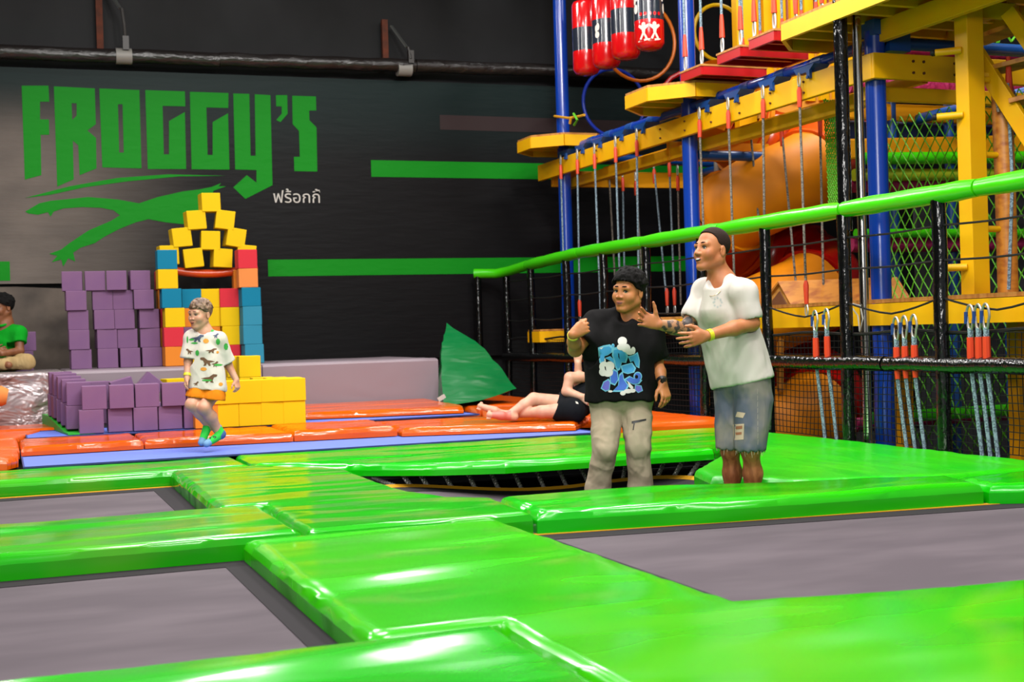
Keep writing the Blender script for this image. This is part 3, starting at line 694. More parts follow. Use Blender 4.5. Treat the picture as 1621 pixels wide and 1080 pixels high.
# tall padded post and fire pole
m = MB().tube([(FX + 0.02, 8.56, z) for z in np.linspace(1.7, 6.4, 14)], 0.054, 16)
top(m, 'tall_post', BLACK_V, 'tall black padded post rising from the fence to the roof', 'post', None, True, (FX + 0.02, 8.56, 1.7))
m = MB().cyl((6.22, 8.56, -0.5), (6.22, 8.56, 6.4), 0.036, 18)
m2 = MB().tube([tuple(at_x(1346, 480, 6.16)), tuple(at_x(1362, 484, 6.16)), tuple(at_x(1366, 505, 6.16)), tuple(at_x(1361, 525, 6.16)), tuple(at_x(1358, 500, 6.16)), tuple(at_x(1348, 486, 6.16))], 0.006, 6)
top(m2, 'loose_string', WHITE, 'white string looped round the polished steel pole', 'string', None, True)
top(m, 'fire_pole', CHROME, 'polished steel sliding pole just behind the tall black post', 'pole', None, True, (6.22, 8.56, -0.5))
# ================================================================ climbing frame
CX0 = 6.5
fr_ = thing('high_ropes_course', 'blue and yellow high ropes course behind the fence', 'ropes course', (7, 11, -0.6))
for y, zt in ((14.9, 7.0), (11.74, 7.0), (8.72, 3.28)):
    MB().cyl((CX0, y, -0.62), (CX0, y, zt), 0.08, 20).build('column', BLUE_P, fr_, True)
for x, y in ((9.2, 15.2), (9.4, 8.7), (6.5, 4.9)):
    MB().cyl((x, y, -0.62), (x, y, 7.0), 0.08, 16).build('column', BLUE_P, fr_, True)
def plank(a, b, w_, h, name='beam', m=YELLOW_P, bev=0.006): return MB().beam(a, b, w_, h, bev=bev).build(name, m, fr_)
plank((6.40, 8.6, 2.985), (6.40, 15.45, 2.985), 0.05, 0.2); plank((6.66, 8.9, 2.815), (6.66, 15.3, 2.815), 0.1, 0.12)
plank((6.38, 8.6, 2.985), (9.6, 8.6, 2.985), 0.05, 0.2); plank((6.5, 8.86, 2.82), (9.6, 8.86, 2.82), 0.08, 0.11)
plank((6.5, 15.3, 2.9), (9.4, 15.3, 2.9), 0.06, 0.2, m=YELLOW_D); plank((6.6, 12.4, 2.85), (9.4, 12.4, 2.85), 0.06, 0.2, m=YELLOW_D)
bo = MB()
for y in np.arange(9.0, 15.2, 0.52):
    for z in (2.94, 3.03): bo.cyl((6.376, y, z), (6.36, y, z), 0.009, 8)
for x in (6.75, 6.85, 7.15, 7.35, 7.9, 8.1):
    for z in (2.94, 3.03): bo.cyl((x, 8.576, z), (x, 8.564, z), 0.011, 8)
setp(bo.build('bolt_heads', RUST, fr_), kind='stuff')
for a, b in ((8.78, 11.66), (11.82, 14.82)):
    MB().cyl((6.52, a, 3.2), (6.52, b, 3.2), 0.047, 14).build('cross_tube', BLUE_P, fr_, True)
for a, b in (((6.58, 8.72, 3.2), (9.4, 8.72, 3.2)), ((6.6, 14.9, 3.15), (9.2, 15.2, 3.1)), ((6.58, 11.74, 2.72), (9.2, 11.8, 2.72)), ((8.6, 8.7, 3.0), (8.6, 15.2, 3.0))):
    MB().cyl(a, b, 0.05, 14).build('cross_tube', BLUE_D, fr_, True)
MB().box((6.68, 8.7, 3.2), (0.2, 0.13, 0.16)).build('joint_plate', BLUE_D, fr_)
HK = [14.65, 14.16, 13.68, 13.13, 12.61, 11.26, 10.72, 10.12, 9.55]
for y in HK:
    m = MB(); m.prism([(6.36, y - 0.2, 3.155), (6.36, y + 0.1, 3.155), (6.36, y + 0.06, 3.1), (6.36, y - 0.12, 3.1)], (0.16, 0, 0)); m.box((6.36, y - 0.13, 3.075), (0.025, 0.045, 0.07)); m.cyl((6.345, y - 0.13, 3.05), (6.335, y - 0.13, 3.05), 0.014, 8)
    m.cyl((6.52, y - 0.13, 3.2), (6.52, y + 0.02, 3.2), 0.053, 14)
    m.build('hook_bracket', BLUE_D, fr_)
def ngon(cx, cy, r, n=8, rot=PI / 8): return [(cx + r * math.cos(rot + 2 * PI * k / n), cy + r * math.sin(rot + 2 * PI * k / n)) for k in range(n)]
def platform(cx, cy, z, poly, label, yel=YELLOW_P, skirt=0.13, joists=True):
    t = thing('octagonal_platform', label, 'platform', (cx, cy, z))
    MB().prism([(x, y, z) for x, y in poly], (0, 0, -0.022)).build('deck_board', PLY, t)
    for i in range(len(poly)):
        a, b = poly[i], poly[(i + 1) % len(poly)]
        k = 0.985
        A = (cx + (a[0] - cx) * k, cy + (a[1] - cy) * k, z - 0.024 - skirt / 2); B = (cx + (b[0] - cx) * k, cy + (b[1] - cy) * k, z - 0.024 - skirt / 2)
        MB().beam(A, B, 0.035, skirt).build('skirt_plank', yel, t)
    if joists:
        ys = sorted(p[1] for p in poly); y0, y1 = ys[0], ys[-1]; n = max(3, int((y1 - y0) / 0.3))
        for i in range(1, n + 1):
            y = y0 + (y1 - y0) * i / (n + 1); xs = []
            for j in range(len(poly)):
                a, b = poly[j], poly[(j + 1) % len(poly)]
                if (a[1] - y) * (b[1] - y) < 0: xs.append(a[0] + (b[0] - a[0]) * (y - a[1]) / (b[1] - a[1]))
            if len(xs) == 2 and abs(xs[0] - xs[1]) > 0.2:
                MB().beam((min(xs) + 0.05, y, z - 0.07), (max(xs) - 0.05, y, z - 0.07), 0.05, 0.09).build('joist', yel, t)
    return t
platform(CX0, 14.9, 3.34, ngon(CX0, 14.9, 0.56), 'small yellow octagonal platform round the farthest blue column, up high')
platform(CX0, 11.74, 3.35, ngon(CX0, 11.74, 0.63), 'yellow octagonal platform round the middle blue column, up high')
big = [(6.02, 9.3), (6.3, 9.62), (7.0, 9.62), (7.5, 9.2), (7.5, 6.2), (6.02, 6.2)]
platform(6.7, 8.2, 3.46, big, 'long yellow platform at the upper right with joists underneath')
MB().beam((6.52, 8.95, 3.27), (6.52, 6.0, 3.27), 0.06, 0.17, bev=0.005).build('beam', YELLOW_P, fr_)
MB().box((6.5, 8.72, 3.3), (0.14, 0.2, 0.12)).build('joint_plate', BLUE_D, fr_)
platform(CX0, 14.9, 1.02, ngon(CX0, 14.9, 0.5), 'low yellow octagonal platform at the far column, seen through the fence')
platform(CX0, 11.74, 1.1, ngon(CX0, 11.74, 0.6), 'low yellow octagonal platform at the middle column, behind the two men')
dkp = [(6.42, 10.4), (7.6, 10.4), (7.6, 7.02), (6.42, 7.02)]
t = thing('lower_deck', 'low yellow edged plywood deck at the right, behind the fence', 'platform', (7, 8.6, 1.16))
MB().prism([(x, y, 1.17) for x, y in dkp], (0, 0, -0.03)).build('deck_board', PLY, t)
for a, b in zip(dkp, dkp[1:] + dkp[:1]): MB().beam((a[0], a[1], 1.05), (b[0], b[1], 1.05), 0.04, 0.17).build('skirt_plank', YELLOW_P, t)
for y in (9.4, 8.0): MB().box((7.2, y, 0.2), (0.12, 0.12, 1.6)).build('leg', YELLOW_D, t)
# ---------------------------------------------------------------- hanging ropes
def chain_link(m, c, l=0.09, w_=0.035, r=0.006, ax=0.0):
    P = []
    for k in range(14):
        a = 2 * PI * k / 14; x = w_ / 2 * math.cos(a); z = l / 2 * math.sin(a)
        P.append((c[0] + x * math.sin(ax), c[1] + x * math.cos(ax), c[2] + z))
    m.tube(P, r, 5, True)
def rope(x, y, zt, zb, label, group, m=CORD_B, top_sleeve=True, low_sleeve=False, dx=0.0, dy=0.0):
    t = thing('hanging_rope', label, 'rope', (x, y, zt), group)
    k = MB(); chain_link(k, (x, y, zt - 0.03), 0.12 if top_sleeve else 0.07); k.build('steel_link', STEEL, t, True)
    MB().tube([(x + dx * q, y + dy * q, zt - 0.08 + (zb - zt + 0.08) * q) for q in (0, 0.33, 0.66, 1)], 0.011, 6).build('rope_line', m, t, True)
    if top_sleeve: MB().tube([(x, y, zt - 0.09), (x, y, zt - 0.12), (x, y, zt - 0.26)], [0.013, 0.022, 0.019], 8).build('sleeve', SLEEVE, t, True)
    if low_sleeve:
        MB().tube([(x + dx, y + dy, zb + 0.2), (x + dx, y + dy, zb + 0.16), (x + dx, y + dy, zb)], [0.012, 0.024, 0.018], 8).build('sleeve', SLEEVE, t, True)
        k = MB(); chain_link(k, (x + dx, y + dy, zb - 0.05), 0.1, 0.04, 0.007); k.build('shackle', STEEL, t, True)
    return t
RG = 'ropes hanging from the climbing frame'
for i, y in enumerate(HK):
    rope(6.345, y, 3.08, 1.16 if i in (1, 3, 4, 8) else 1.0, f'rope hooked on the front of the yellow beam, {ORD[i]} from the far end', RG, CORD_B if i < 5 else CORD_G, True, i in (1, 3, 4, 8), 0.0, 0.06 * math.sin(i * 2))
bk = [(15.1, 2.95), (14.72, 2.95), (14.37, 2.86), (13.88, 2.95), (13.5, 2.98), (13.31, 2.80), (11.73, 3.02), (11.16, 3.0), (10.51, 3.0)]
for i, (y, z) in enumerate(bk):
    rope(7.2, y, z, 1.25, f'rope of the rear row below the yellow beam, {ORD[i]} from the far end', RG, CORD_B if i in (1, 3, 4) else CORD_G, i not in (0, 6), i in (3, 4), 0.0, 0.14 * math.sin(i * 1.7) - 0.1)
MB().beam((7.2, 9.0, 3.0), (7.2, 15.2, 3.0), 0.06, 0.09).build('beam', YELLOW_D, fr_)
# ---------------------------------------------------------------- red swing steps
for i, (y, z) in enumerate(((11.1, 3.44), (10.4, 3.47), (9.85, 3.49))):
    t = thing('swing_step', f'red framed swinging step with plywood top, {ORD[i]} from the middle blue column', 'swing step', (6.55, y, z), 'red swinging steps')
    MB().box((6.53, y, z), (0.72, 0.42, 0.018)).build('tread', PLY, t)
    for dx in (-0.34, 0.34): MB().box((6.53 + dx, y, z - 0.05), (0.03, 0.4, 0.08)).build('frame_plank', RED_P, t)
    for dy in (-0.19, 0.19): MB().box((6.53, y + dy, z - 0.05), (0.66, 0.03, 0.08)).build('frame_plank', RED_P, t)
    MB().box((6.53, y, z - 0.045), (0.64, 0.04, 0.06)).build('frame_plank', RED_P, t)
    MB().box((6.53, y, z - 0.02), (0.68, 0.38, 0.012)).build('under_board', RED_P, t)
    for dx in (-0.32, 0.32):
        for dy in (-0.16, 0.16):
            x_, y_ = 6.53 + dx, y + dy
            MB().cyl((x_, y_, z + 0.28), (x_, y_, 6.4), 0.012, 6).build('rope_line', CORD_B, t, True)
            MB().tube([(x_, y_, z + 0.36), (x_, y_, z + 0.3), (x_, y_, z + 0.15)], [0.014, 0.02, 0.026], 8).build('sleeve', SLEEVE, t, True)
            k = MB(); chain_link(k, (x_, y_, z + 0.08), 0.15, 0.04, 0.008); k.ball((x_, y_, z + 0.015), 0.018, 8, 6); k.build('shackle', STEEL, t, True)
for i, y in enumerate((9.35, 8.98, 8.1)):
    rope(6.2, y, 6.4, 3.55, f'rope rising from the long upper platform, {ORD[i]} from its far end', RG, CORD_B, False, True)
# ---------------------------------------------------------------- punching bags on the upper run
BR = mat('glossy_red_vinyl', (226, 14, 20), 0.18, 0.5, coat=0.5); BN = mat('glossy_navy_vinyl', (40, 46, 60), 0.2, 0.5, coat=0.4); BW = mat('cream_print', (238, 228, 214), 0.5)
for i, (y, zb) in enumerate(((14.42, 4.03), (13.86, 4.0), (13.36, 4.0), (12.78, 3.985))):
    t = thing('swing_bag', f'red and navy banded hanging bag, {ORD[i]} from the far column', 'punching bag', (6.62, y, zb), 'hanging bags')
    c = (6.62, y, zb); R_ = 0.16
    def band(a, b, m, name, capb=False, capt=False):
        pr = ([(0.0, a), (0.08, a + 0.004), (0.13, a + 0.022), (R_, a + 0.07)] if capb else [(R_, a)]) + [(R_, b)]
        if capt: pr += [(0.14, b + 0.04), (0.05, b + 0.06), (0, b + 0.06)]
        MB().lathe(pr, c, 28).build(name, m, t, True)
    if i < 3:
        band(0, 0.28, BR, 'red_band', True); band(0.281, 0.55, BN, 'navy_band'); band(0.551, 0.83, BR, 'red_band', False, True)
    else:
        band(0, 0.31, BR, 'red_band', True); band(0.311, 0.78, BN, 'navy_band'); band(0.781, 0.88, BR, 'red_band', False, True)
    MB().cyl((6.62, y, zb + 0.85), (6.62, y, 6.4), 0.012, 6).build('strap', BLACK_C, t, True)
    def blob(ang, z, w_, h, m=BW, rot=0.0, lump=None, nm='print_mark'):
        pts = lump or [(0.5 * math.cos(2 * PI * k / 14), 0.5 * math.sin(2 * PI * k / 14)) for k in range(14)]
        vs = []
        for u, v in pts:
            uu, vv = u * w_, v * h; uu, vv = uu * math.cos(rot) - vv * math.sin(rot), uu * math.sin(rot) + vv * math.cos(rot)
            a = ang + uu / R_; vs.append((c[0] + (R_ + 0.003) * math.cos(a), c[1] + (R_ + 0.003) * math.sin(a), c[2] + z + vv))
        MB().add(vs, [tuple(range(len(vs)))]).build(nm, m, t)
    fa = math.radians(-115)   # side towards the courts
    if i == 1:
        for u, v, w_, h in ((-0.6, 0.46, 0.04, 0.085), (-0.75, 0.44, 0.035, 0.08), (-0.68, 0.37, 0.06, 0.075)): blob(fa + u, v, w_, h)
    if i == 3:
        for u, v, w_, h in ((-0.95, 0.56, 0.045, 0.1), (-1.15, 0.52, 0.04, 0.09), (-1.05, 0.43, 0.07, 0.1), (1.05, 0.55, 0.05, 0.1), (1.2, 0.43, 0.05, 0.11)): blob(fa + u, v, w_, h)
        for k in range(5): blob(fa - 0.6 + 0.32 * k, 0.365, 0.035, 0.04, BR)
        def fig(u, s, flip):
            blob(fa + u, 0.255, 0.045, 0.045)
            L = [(-0.1, 0.5), (0.1, 0.5), (0.5, 0.62), (0.5, 0.42), (0.16, 0.2), (0.12, -0.08), (0.38, -0.5), (0.18, -0.56), (0.0, -0.18), (-0.24, -0.56), (-0.44, -0.5), (-0.14, -0.04), (-0.2, 0.2), (-0.56, 0.44), (-0.48, 0.6)]
            blob(fa + u, 0.17, 0.115 * flip, 0.14, lump=L)
            blob(fa + u, 0.085, 0.15, 0.022, rot=0.12)
        fig(-0.42, 1, 1); fig(0.32, 1, -1)
# ---------------------------------------------------------------- hoops of the rope tunnel
def hoop(px_, py_, Y, rad, m, name, label, tilt=0.0, r=0.022):
    c = at_y(px_, py_, Y)
    P = [(c[0] + rad * math.cos(a) * math.cos(tilt), c[1] + rad * math.cos(a) * math.sin(tilt), c[2] + rad * math.sin(a)) for a in np.linspace(0, 2 * PI, 36, endpoint=False)]
    top(MB().tube(P, r, 8, True), name, m, label, 'hoop', 'tunnel hoops', True)
hoop(972, 163, 15.3, 0.43, mat('blue_hoop', (16, 56, 190), 0.35), 'tunnel_hoop', 'blue hoop below the hanging bags')
hoop(1011, 64, 14.7, 0.5, mat('orange_hoop', (236, 120, 8), 0.35), 'tunnel_hoop', 'orange hoop behind the hanging bags')
hoop(1138, 52, 12.9, 0.31, mat('yellow_hoop', (232, 186, 8), 0.35), 'tunnel_hoop', 'yellow hoop above the middle octagonal platform')
m = MB(); m.tube([tuple(at_y(1040, 150, 14.6)), tuple(at_y(1062, 124, 14.6)), tuple(at_y(1092, 108, 14.6))], 0.03, 8); m.tube([tuple(at_y(1032, 178, 14.6)), tuple(at_y(1040, 150, 14.6))], 0.02, 8)
top(m, 'hoop_bracket', RED_P, 'red tube holding the orange hoop', 'bracket', None, True)
m = MB()
qa = at_x(880, 185, 6.42)
m.tube([tuple(at_x(878, 184, 6.4)), tuple(at_x(900, 187, 6.38)), tuple(at_x(918, 184, 6.4)), tuple(at_x(925, 182, 6.4))], 0.016, 7); m.tube([tuple(at_x(904, 186, 6.37)), tuple(at_x(902, 196, 6.37))], 0.016, 7)
t = thing('tied_strap', 'yellow strap knotted round the farthest blue column', 'strap', tuple(qa)); m.build('strap_loop', STRAP, t, True)
MB().tube([tuple(at_x(908, 180, 6.36)), tuple(at_x(914, 190, 6.35)), tuple(at_x(909, 198, 6.36))], 0.015, 7).build('green_knot', NET_G, t, True)
# ---------------------------------------------------------------- spiral tube slide
sl = thing('tube_slide', 'big spiral tube slide of yellow, orange and red segments', 'slide', (7.78, 12.3, -0.6))
HC = Vector((7.78, 12.3, 0)); HR = 0.5; TR = 0.43; PITCH = 1.25
def hel(a): return HC + Vector((HR * math.cos(a), HR * math.sin(a), 2.4 + (a - math.radians(240)) / (2 * PI) * PITCH))
seg = [(-760, -690, SLIDE_O), (-690, -600, SLIDE_R), (-600, -520, SLIDE_R), (-520, -425, SLIDE_Y), (-425, -340, SLIDE_R), (-340, -240, SLIDE_R), (-240, -165, SLIDE_R), (-165, -70, SLIDE_Y), (-70, 20, SLIDE_R), (20, 105, SLIDE_R), (105, 185, SLIDE_O), (185, 290, SLIDE_Y), (290, 370, SLIDE_O), (370, 450, SLIDE_O), (450, 540, SLIDE_Y)]
for d0, d1, mm in seg:
    a0, a1 = math.radians(d0), math.radians(d1); n = 9
    P = [hel(a0 + (a1 - a0) * i / n) for i in range(n + 1)]
    MB().tube(P, [TR + 0.02] + [TR] * (n - 1) + [TR + 0.02], 26, cap=False).build('tube_segment', mm, sl, True)
    d = (P[1] - P[0]).normalized()
    MB().tube([P[0] - d * 0.025, P[0] - d * 0.0249, P[0] + d * 0.0249, P[0] + d * 0.025], [TR - 0.03, TR + 0.045, TR + 0.045, TR - 0.03], 26, cap=False).build('flange', mm, sl, True)
MB().cyl((7.78, 13.4, -0.62), (7.78, 13.4, 3.0), 0.05, 12).build('central_post', STEEL, sl, True)
# upper orange scoop seen behind the yellow bend
def scoop():
    c = at_y(1180, 215, 13.4)
    m = MB(); m.tube([at_y(1150, 240, 13.6), at_y(1200, 205, 13.5), at_y(1270, 175, 13.2), at_y(1360, 150, 12.6)], [0.30, 0.34, 0.36, 0.36], 22, cap=False)
    t = thing('tube_slide', 'short orange slide mouth above the yellow slide bend', 'slide', tuple(c)); m.build('tube_segment', SLIDE_O, t, True)
    e = at_y(1148, 241, 13.6); f_ = at_y(1153, 238, 13.6); MB().tube([e, f_], [0.34, 0.34], 22, cap=False).build('flange', SLIDE_O, t, True)
scoop()
# yellow palisade behind the red steps
pl = thing('palisade_panel', 'yellow slatted panel with orange board behind, above the red steps', 'panel', (8.6, 12, 3.2))
a, b = at_y(1172, 60, 12.6), at_y(1345, 60, 12.0)
for i in range(9):
    q = a + (b - a) * i / 8
    MB().box((q[0], q[1], 4.35), (0.11, 0.05, 1.9)).build('slat', YELLOW_P, pl)
MB().beam((a[0], a[1] + 0.05, 4.75), (b[0], b[1] + 0.05, 4.75), 0.03, 0.12).build('crosspiece', YELLOW_D, pl)
MB().beam((a[0], a[1] + 0.05, 3.6), (b[0], b[1] + 0.05, 3.6), 0.03, 0.7).build('crosspiece', YELLOW_D, pl)
MB().beam((a[0], a[1] + 0.09, 4.3), (b[0], b[1] + 0.09, 4.3), 0.02, 1.0).build('back_board', mat('orange_board', (222, 70, 10), 0.5), pl)
MB().box((a[0] - 0.02, a[1] - 0.1, 4.0), (0.22, 0.1, 2.6)).build('end_board', YELLOW_P, pl)
# ---------------------------------------------------------------- green diamond nets
def diamond_net(m, P0, U, V, nu, nv, r=0.006):
    P0, U, V = Vector(P0), Vector(U), Vector(V)
    def at(u, v):
        j = 0.018 * mnoise.noise((u * 5, v * 5, 2))
        return P0 + U * (u + j) + V * (v + j)
    nseg = nv
    for s in (1, -1):
        for i in range(-nv, nu + nv):
            pts = []
            for k in range(nseg + 1):
                u = (i + s * k) / nu; v = k / nv
                if -1e-6 <= u <= 1 + 1e-6: pts.append(at(u, v))
            if len(pts) > 1: m.tube(pts, r, 4, cap=False)
    for i in range(nu):
        for k in range(0, nv, 1):
            if (i + k) % 2 == 0: m.ball(at(i / nu, k / nv), r * 1.9, 5, 4)
def netthing(label, P0, U, V, nu, nv, r, name='climbing_net'):
    m = MB(); diamond_net(m, P0, U, V, nu, nv, r)
    t = thing(name, label, 'net', P0); setp(m.build('net_mesh', NET_G, t), kind='stuff'); return t
netthing('green diamond rope net between the nearest blue column and the yellow posts', (7.62, 6.6, 1.17), (0, 3.6, 0), (0, 0, 1.65), 30, 10, 0.0065)
netthing('green rope net hanging at a slant left of the tall black post', tuple(at_x(1345, 340, 6.95)), tuple(at_x(1312, 160, 6.95) - at_x(1345, 160, 6.95)), tuple(at_x(1336, 158, 6.95) - at_x(1345, 340, 6.95)), 9, 22, 0.007)
netthing('green rope net wall far behind the lower deck', (8.6, 11.4, -0.5), (0.0, -5.2, 0), (0, 0, 1.7), 32, 8, 0.008)
netthing('green rope net of the upper storey, behind the palisade', (8.2, 9.6, 3.5), (2.4, 0, 0), (0, 0, 2.4), 16, 14, 0.012)
# ---------------------------------------------------------------- padded bars and boards of the storey behind the net
bs = thing('play_storey', 'storey of padded bars, yellow boards and pink foam behind the green net', 'play structure', (9, 11, 1))
def bar(y0, z, h, m, name, Y=10.9, x0=7.7, x1=11.4, dz=0.0, d=0.08):
    MB().beam((x0, Y, z), (x1, Y, z + dz), d, h, bev=min(0.02, h * 0.3)).build(name, m, bs)
def zz(py, Y=10.9, px_=1450): return at_y(px_, py, Y)[2]
bar(0, zz(180), 0.17, YELLOW_D, 'board'); bar(0, zz(214), 0.28, mat('navy_panel', (6, 34, 80), 0.5), 'panel', 11.0, d=0.04)
bar(0, zz(242), 0.2, YELLOW_D, 'board', 10.8, dz=0.16); bar(0, zz(166), 0.09, YELLOW_P, 'board', 10.6, dz=0.14)
MB().cyl((7.7, 10.6, zz(260)), (11.4, 10.6, zz(260) + 0.1), 0.06, 12).build('padded_bar', RAIL_G, bs, True)
MB().cyl((7.7, 10.7, zz(283)), (11.4, 10.7, zz(283) + 0.06), 0.06, 12).build('padded_bar', mat('lime_pad', (176, 196, 20), 0.5), bs, True)
MB().cyl((7.7, 10.8, zz(297)), (11.4, 10.8, zz(297) + 0.06), 0.07, 12).build('padded_bar', PINK, bs, True)
MB().cyl((7.7, 10.7, zz(372)), (11.4, 10.7, zz(372)), 0.045, 12).build('padded_bar', RAIL_G, bs, True)
MB().cyl((7.7, 10.8, zz(388)), (11.4, 10.8, zz(388)), 0.075, 12).build('padded_bar', PINK, bs, True)
MB().cyl((7.7, 10.8, zz(143)), (11.4, 10.8, zz(143) + 0.05), 0.11, 12).build('padded_bar', PINK, bs, True)
MB().cyl((7.7, 10.9, zz(75)), (11.4, 10.9, zz(75)), 0.08, 12).build('padded_bar', PINK, bs, True)
MB().cyl((7.7, 10.6, zz(654)), (11.4, 10.6, zz(654)), 0.06, 12).build('padded_bar', RAIL_G, bs, True)
MB().cyl((7.7, 10.8, zz(664)), (11.4, 10.8, zz(664)), 0.06, 12).build('padded_bar', PINK, bs, True)
MB().box((10.9, 11.6, 1.0), (3.6, 0.06, 3.2)).build('back_panel', mat('dark_mesh_panel', (64, 64, 68), 0.7), bs)
for x in (8.3, 9.0, 9.7): MB().cyl((x, 10.9, -0.6), (x, 10.9, 3.2), 0.05, 12).build('upright', BLUE_D, bs, True)
# ---------------------------------------------------------------- yellow peg ladder, log post and stair
ld = thing('peg_ladder', 'tall square yellow post with round pegs on the lower deck', 'ladder', (6.7, 7.87, 1.17))
MB().box((6.7, 7.87, 3.4), (0.15, 0.14, 4.46), bev=0.006).build('post', YELLOW_P, ld)
for px_, py_, s in ((1520, 183, -1), (1520, 80, -1), (1530, 423, -1)):
    z = at_x(px_, py_, 6.63)[2]; MB().cyl((6.63, 7.87, z), (6.50, 8.0, z), 0.027, 12).build('peg', YELLOW_P, ld, True); MB().ball((6.49, 8.01, z), 0.024, 10, 8).build('peg_cap', BLACK_C, ld, True)
for py_ in (243, 362, 476, 122):
    z = at_x(1550, py_, 6.7)[2]; MB().cyl((6.72, 7.85, z), (6.98, 7.85, z), 0.024, 12).build('rung', YELLOW_P, ld, True)
lg = thing('log_post', 'round varnished wooden post to the right of the yellow peg ladder', 'post', (6.98, 7.85, 1.17))
MB().tube([(6.98 - 0.0, 7.85, 1.17), (6.98, 7.85, 2.0), (6.97, 7.85, at_x(1580, 140, 6.98)[2])], 0.075, 18).build('log', WOOD, lg, True)
z = at_x(1580, 160, 6.98)[2]
k = MB(); k.tube([(6.89, 7.8, z - 0.1), (6.88, 7.8, z), (6.93, 7.79, z + 0.1), (7.0, 7.79, z + 0.11), (7.06, 7.8, z), (7.07, 7.8, z - 0.12)], 0.012, 6); k.build('rope_sling', CORD_G, lg, True)
MB().tube([(6.96, 7.76, z + 0.3), (6.96, 7.76, z + 0.02)], [0.016, 0.03], 8).build('sleeve', SLEEVE, lg, True)
MB().tube([(6.93, 7.74, z + 0.1), (6.94, 7.73, 2.0), (6.88, 7.73, 1.2)], 0.013, 6).build('rope_line', CORD_B, lg, True)
rope(7.2, 7.45, at_x(1621, 100, 7.2)[2] - 0.2, 1.2, 'pale rope with orange sleeve at the right edge, beside the log post', RG, CORD_B, True, False)
rope(7.05, 7.6, 3.42, 2.72, 'short rope with orange sleeve between the stair treads at the upper right', RG, CORD_B, False, True)
st = thing('open_stair', 'yellow stringer stair with wooden treads at the upper right', 'stair', (7.0, 7.2, 1.2))
def X_(px_, py_, X): return tuple(at_x(px_, py_, X))
MB().beam(X_(1545, 85, 6.85), X_(1640, 232, 6.95), 0.05, 0.13, bev=0.004).build('stringer', YELLOW_P, st)
MB().beam(X_(1596, 18, 6.85), X_(1660, 110, 6.95), 0.05, 0.11, bev=0.004).build('stringer', YELLOW_P, st)
MB().beam(X_(1530, 14, 6.8), X_(1606, 20, 7.0), 0.05, 0.12, bev=0.004).build('top_board', YELLOW_P, st)
MB().beam(X_(1545, 121, 6.78), X_(1585, 124, 6.95), 0.05, 0.06, bev=0.004).build('side_board', YELLOW_P, st)
for (x0, y0, x1, y1) in ((1545, 66, 1632, 36), (1566, 113, 1650, 92), (1602, 163, 1660, 148), (1545, 30, 1600, 10)):
    A = Vector(X_(x0, y0, 6.95)); B = Vector(X_(x1, y1, 7.1)); MB().beam(A, B, 0.24, 0.035, bev=0.003).build('tread', WOOD, st)
# ---------------------------------------------------------------- little wooden house
ho = thing('wooden_house', 'small varnished wooden play house with a pointed gable, on the lower deck', 'play house', (7.0, 10.2, 1.17))
P = lambda a, b, X=6.9: Vector(at_x(a, b, X))
A_, B_, C_ = P(1237, 449), P(1200, 497), P(1264, 497)
ext = Vector((0.9, -0.55, 0.0))
m = MB()
def prism3(tri, d):
    return MB().prism([tuple(t) for t in tri], tuple(d))
prism3((A_, B_, C_), ext * 0.02).build('gable_board', WOOD_L, ho)
g = lambda k: A_.lerp((B_ + C_) / 2, 0.62) + ((A_ if k == 0 else B_ if k == 1 else C_) - (A_ + B_ + C_) / 3) * 0.55
prism3([p - ext * 0.012 for p in (g(0), g(1), g(2))], ext * 0.01).build('opening', mat('dark_opening', (120, 66, 20), 0.8), ho)
for a, b in ((A_, B_), (A_, C_)):
    nrm = (b - a).cross(ext).normalized(); nrm = nrm if nrm.z > 0 else -nrm
    MB().prism([tuple(a + nrm * 0.0 - ext * 0.03), tuple(b - ext * 0.03), tuple(b + ext), tuple(a + ext)], tuple(nrm * 0.03)).build('roof_board', WOOD, ho)
MB().beam(tuple(B_ - ext * 0.03 - Vector((0, 0, 0.02))), tuple(C_ - ext * 0.03 - Vector((0, 0, 0.02))), 0.03, 0.05).build('sill_board', WOOD_L, ho)
MB().beam(tuple(P(1235, 620, 7.4)), tuple(P(1235, 505, 7.4)), 0.05, 0.05).build('prop', WOOD, ho)
# ---------------------------------------------------------------- lanyards with karabiners hooked over the fence cord
AL = mat('brushed_karabiner', (196, 190, 184), 0.35, metal=0.7); KB = mat('blue_gate', (24, 62, 130), 0.4)
def lanyard(px_, py_, label):
    c = Vector(at_x(px_, py_, FX - 0.02)); t = thing('climbing_lanyard', label, 'lanyard', tuple(c), 'lanyards clipped on the fence')
    P = [(c.x, c.y + 0.035 * math.cos(a) * (1.0 if math.sin(a) > 0 else 0.75), c.z - 0.06 + 0.085 * math.sin(a)) for a in np.linspace(0, 2 * PI, 22, endpoint=False)]
    kb = MB().tube(P, 0.009, 6, True).build('karabiner', AL, t, True)
    MB().cyl((c.x - 0.006, c.y + 0.033, c.z - 0.1), (c.x - 0.006, c.y + 0.03, c.z - 0.02), 0.013, 8).build('gate', KB, kb, True)
    MB().box((c.x, c.y, c.z - 0.17), (0.02, 0.032, 0.08)).build('clear_sleeve', CORD_B, t)
    MB().tube([(c.x, c.y, c.z - 0.19), (c.x, c.y, c.z - 0.32), (c.x, c.y - 0.005, c.z - 0.42)], [0.024, 0.026, 0.018], 8).build('sleeve', SLEEVE, t, True)
    MB().tube([(c.x, c.y, c.z - 0.4), (c.x + 0.02, c.y - 0.02, c.z - 0.7), (c.x + 0.03, c.y - 0.05, 0.06)], 0.014, 6).build('webbing_line', CORD_B, t, True)
    return t
for i, (a, b) in enumerate(((1290, 497), (1308, 494))): lanyard(a, b, f'lanyard clipped left of the tall black post, {ORD[i]} of two')
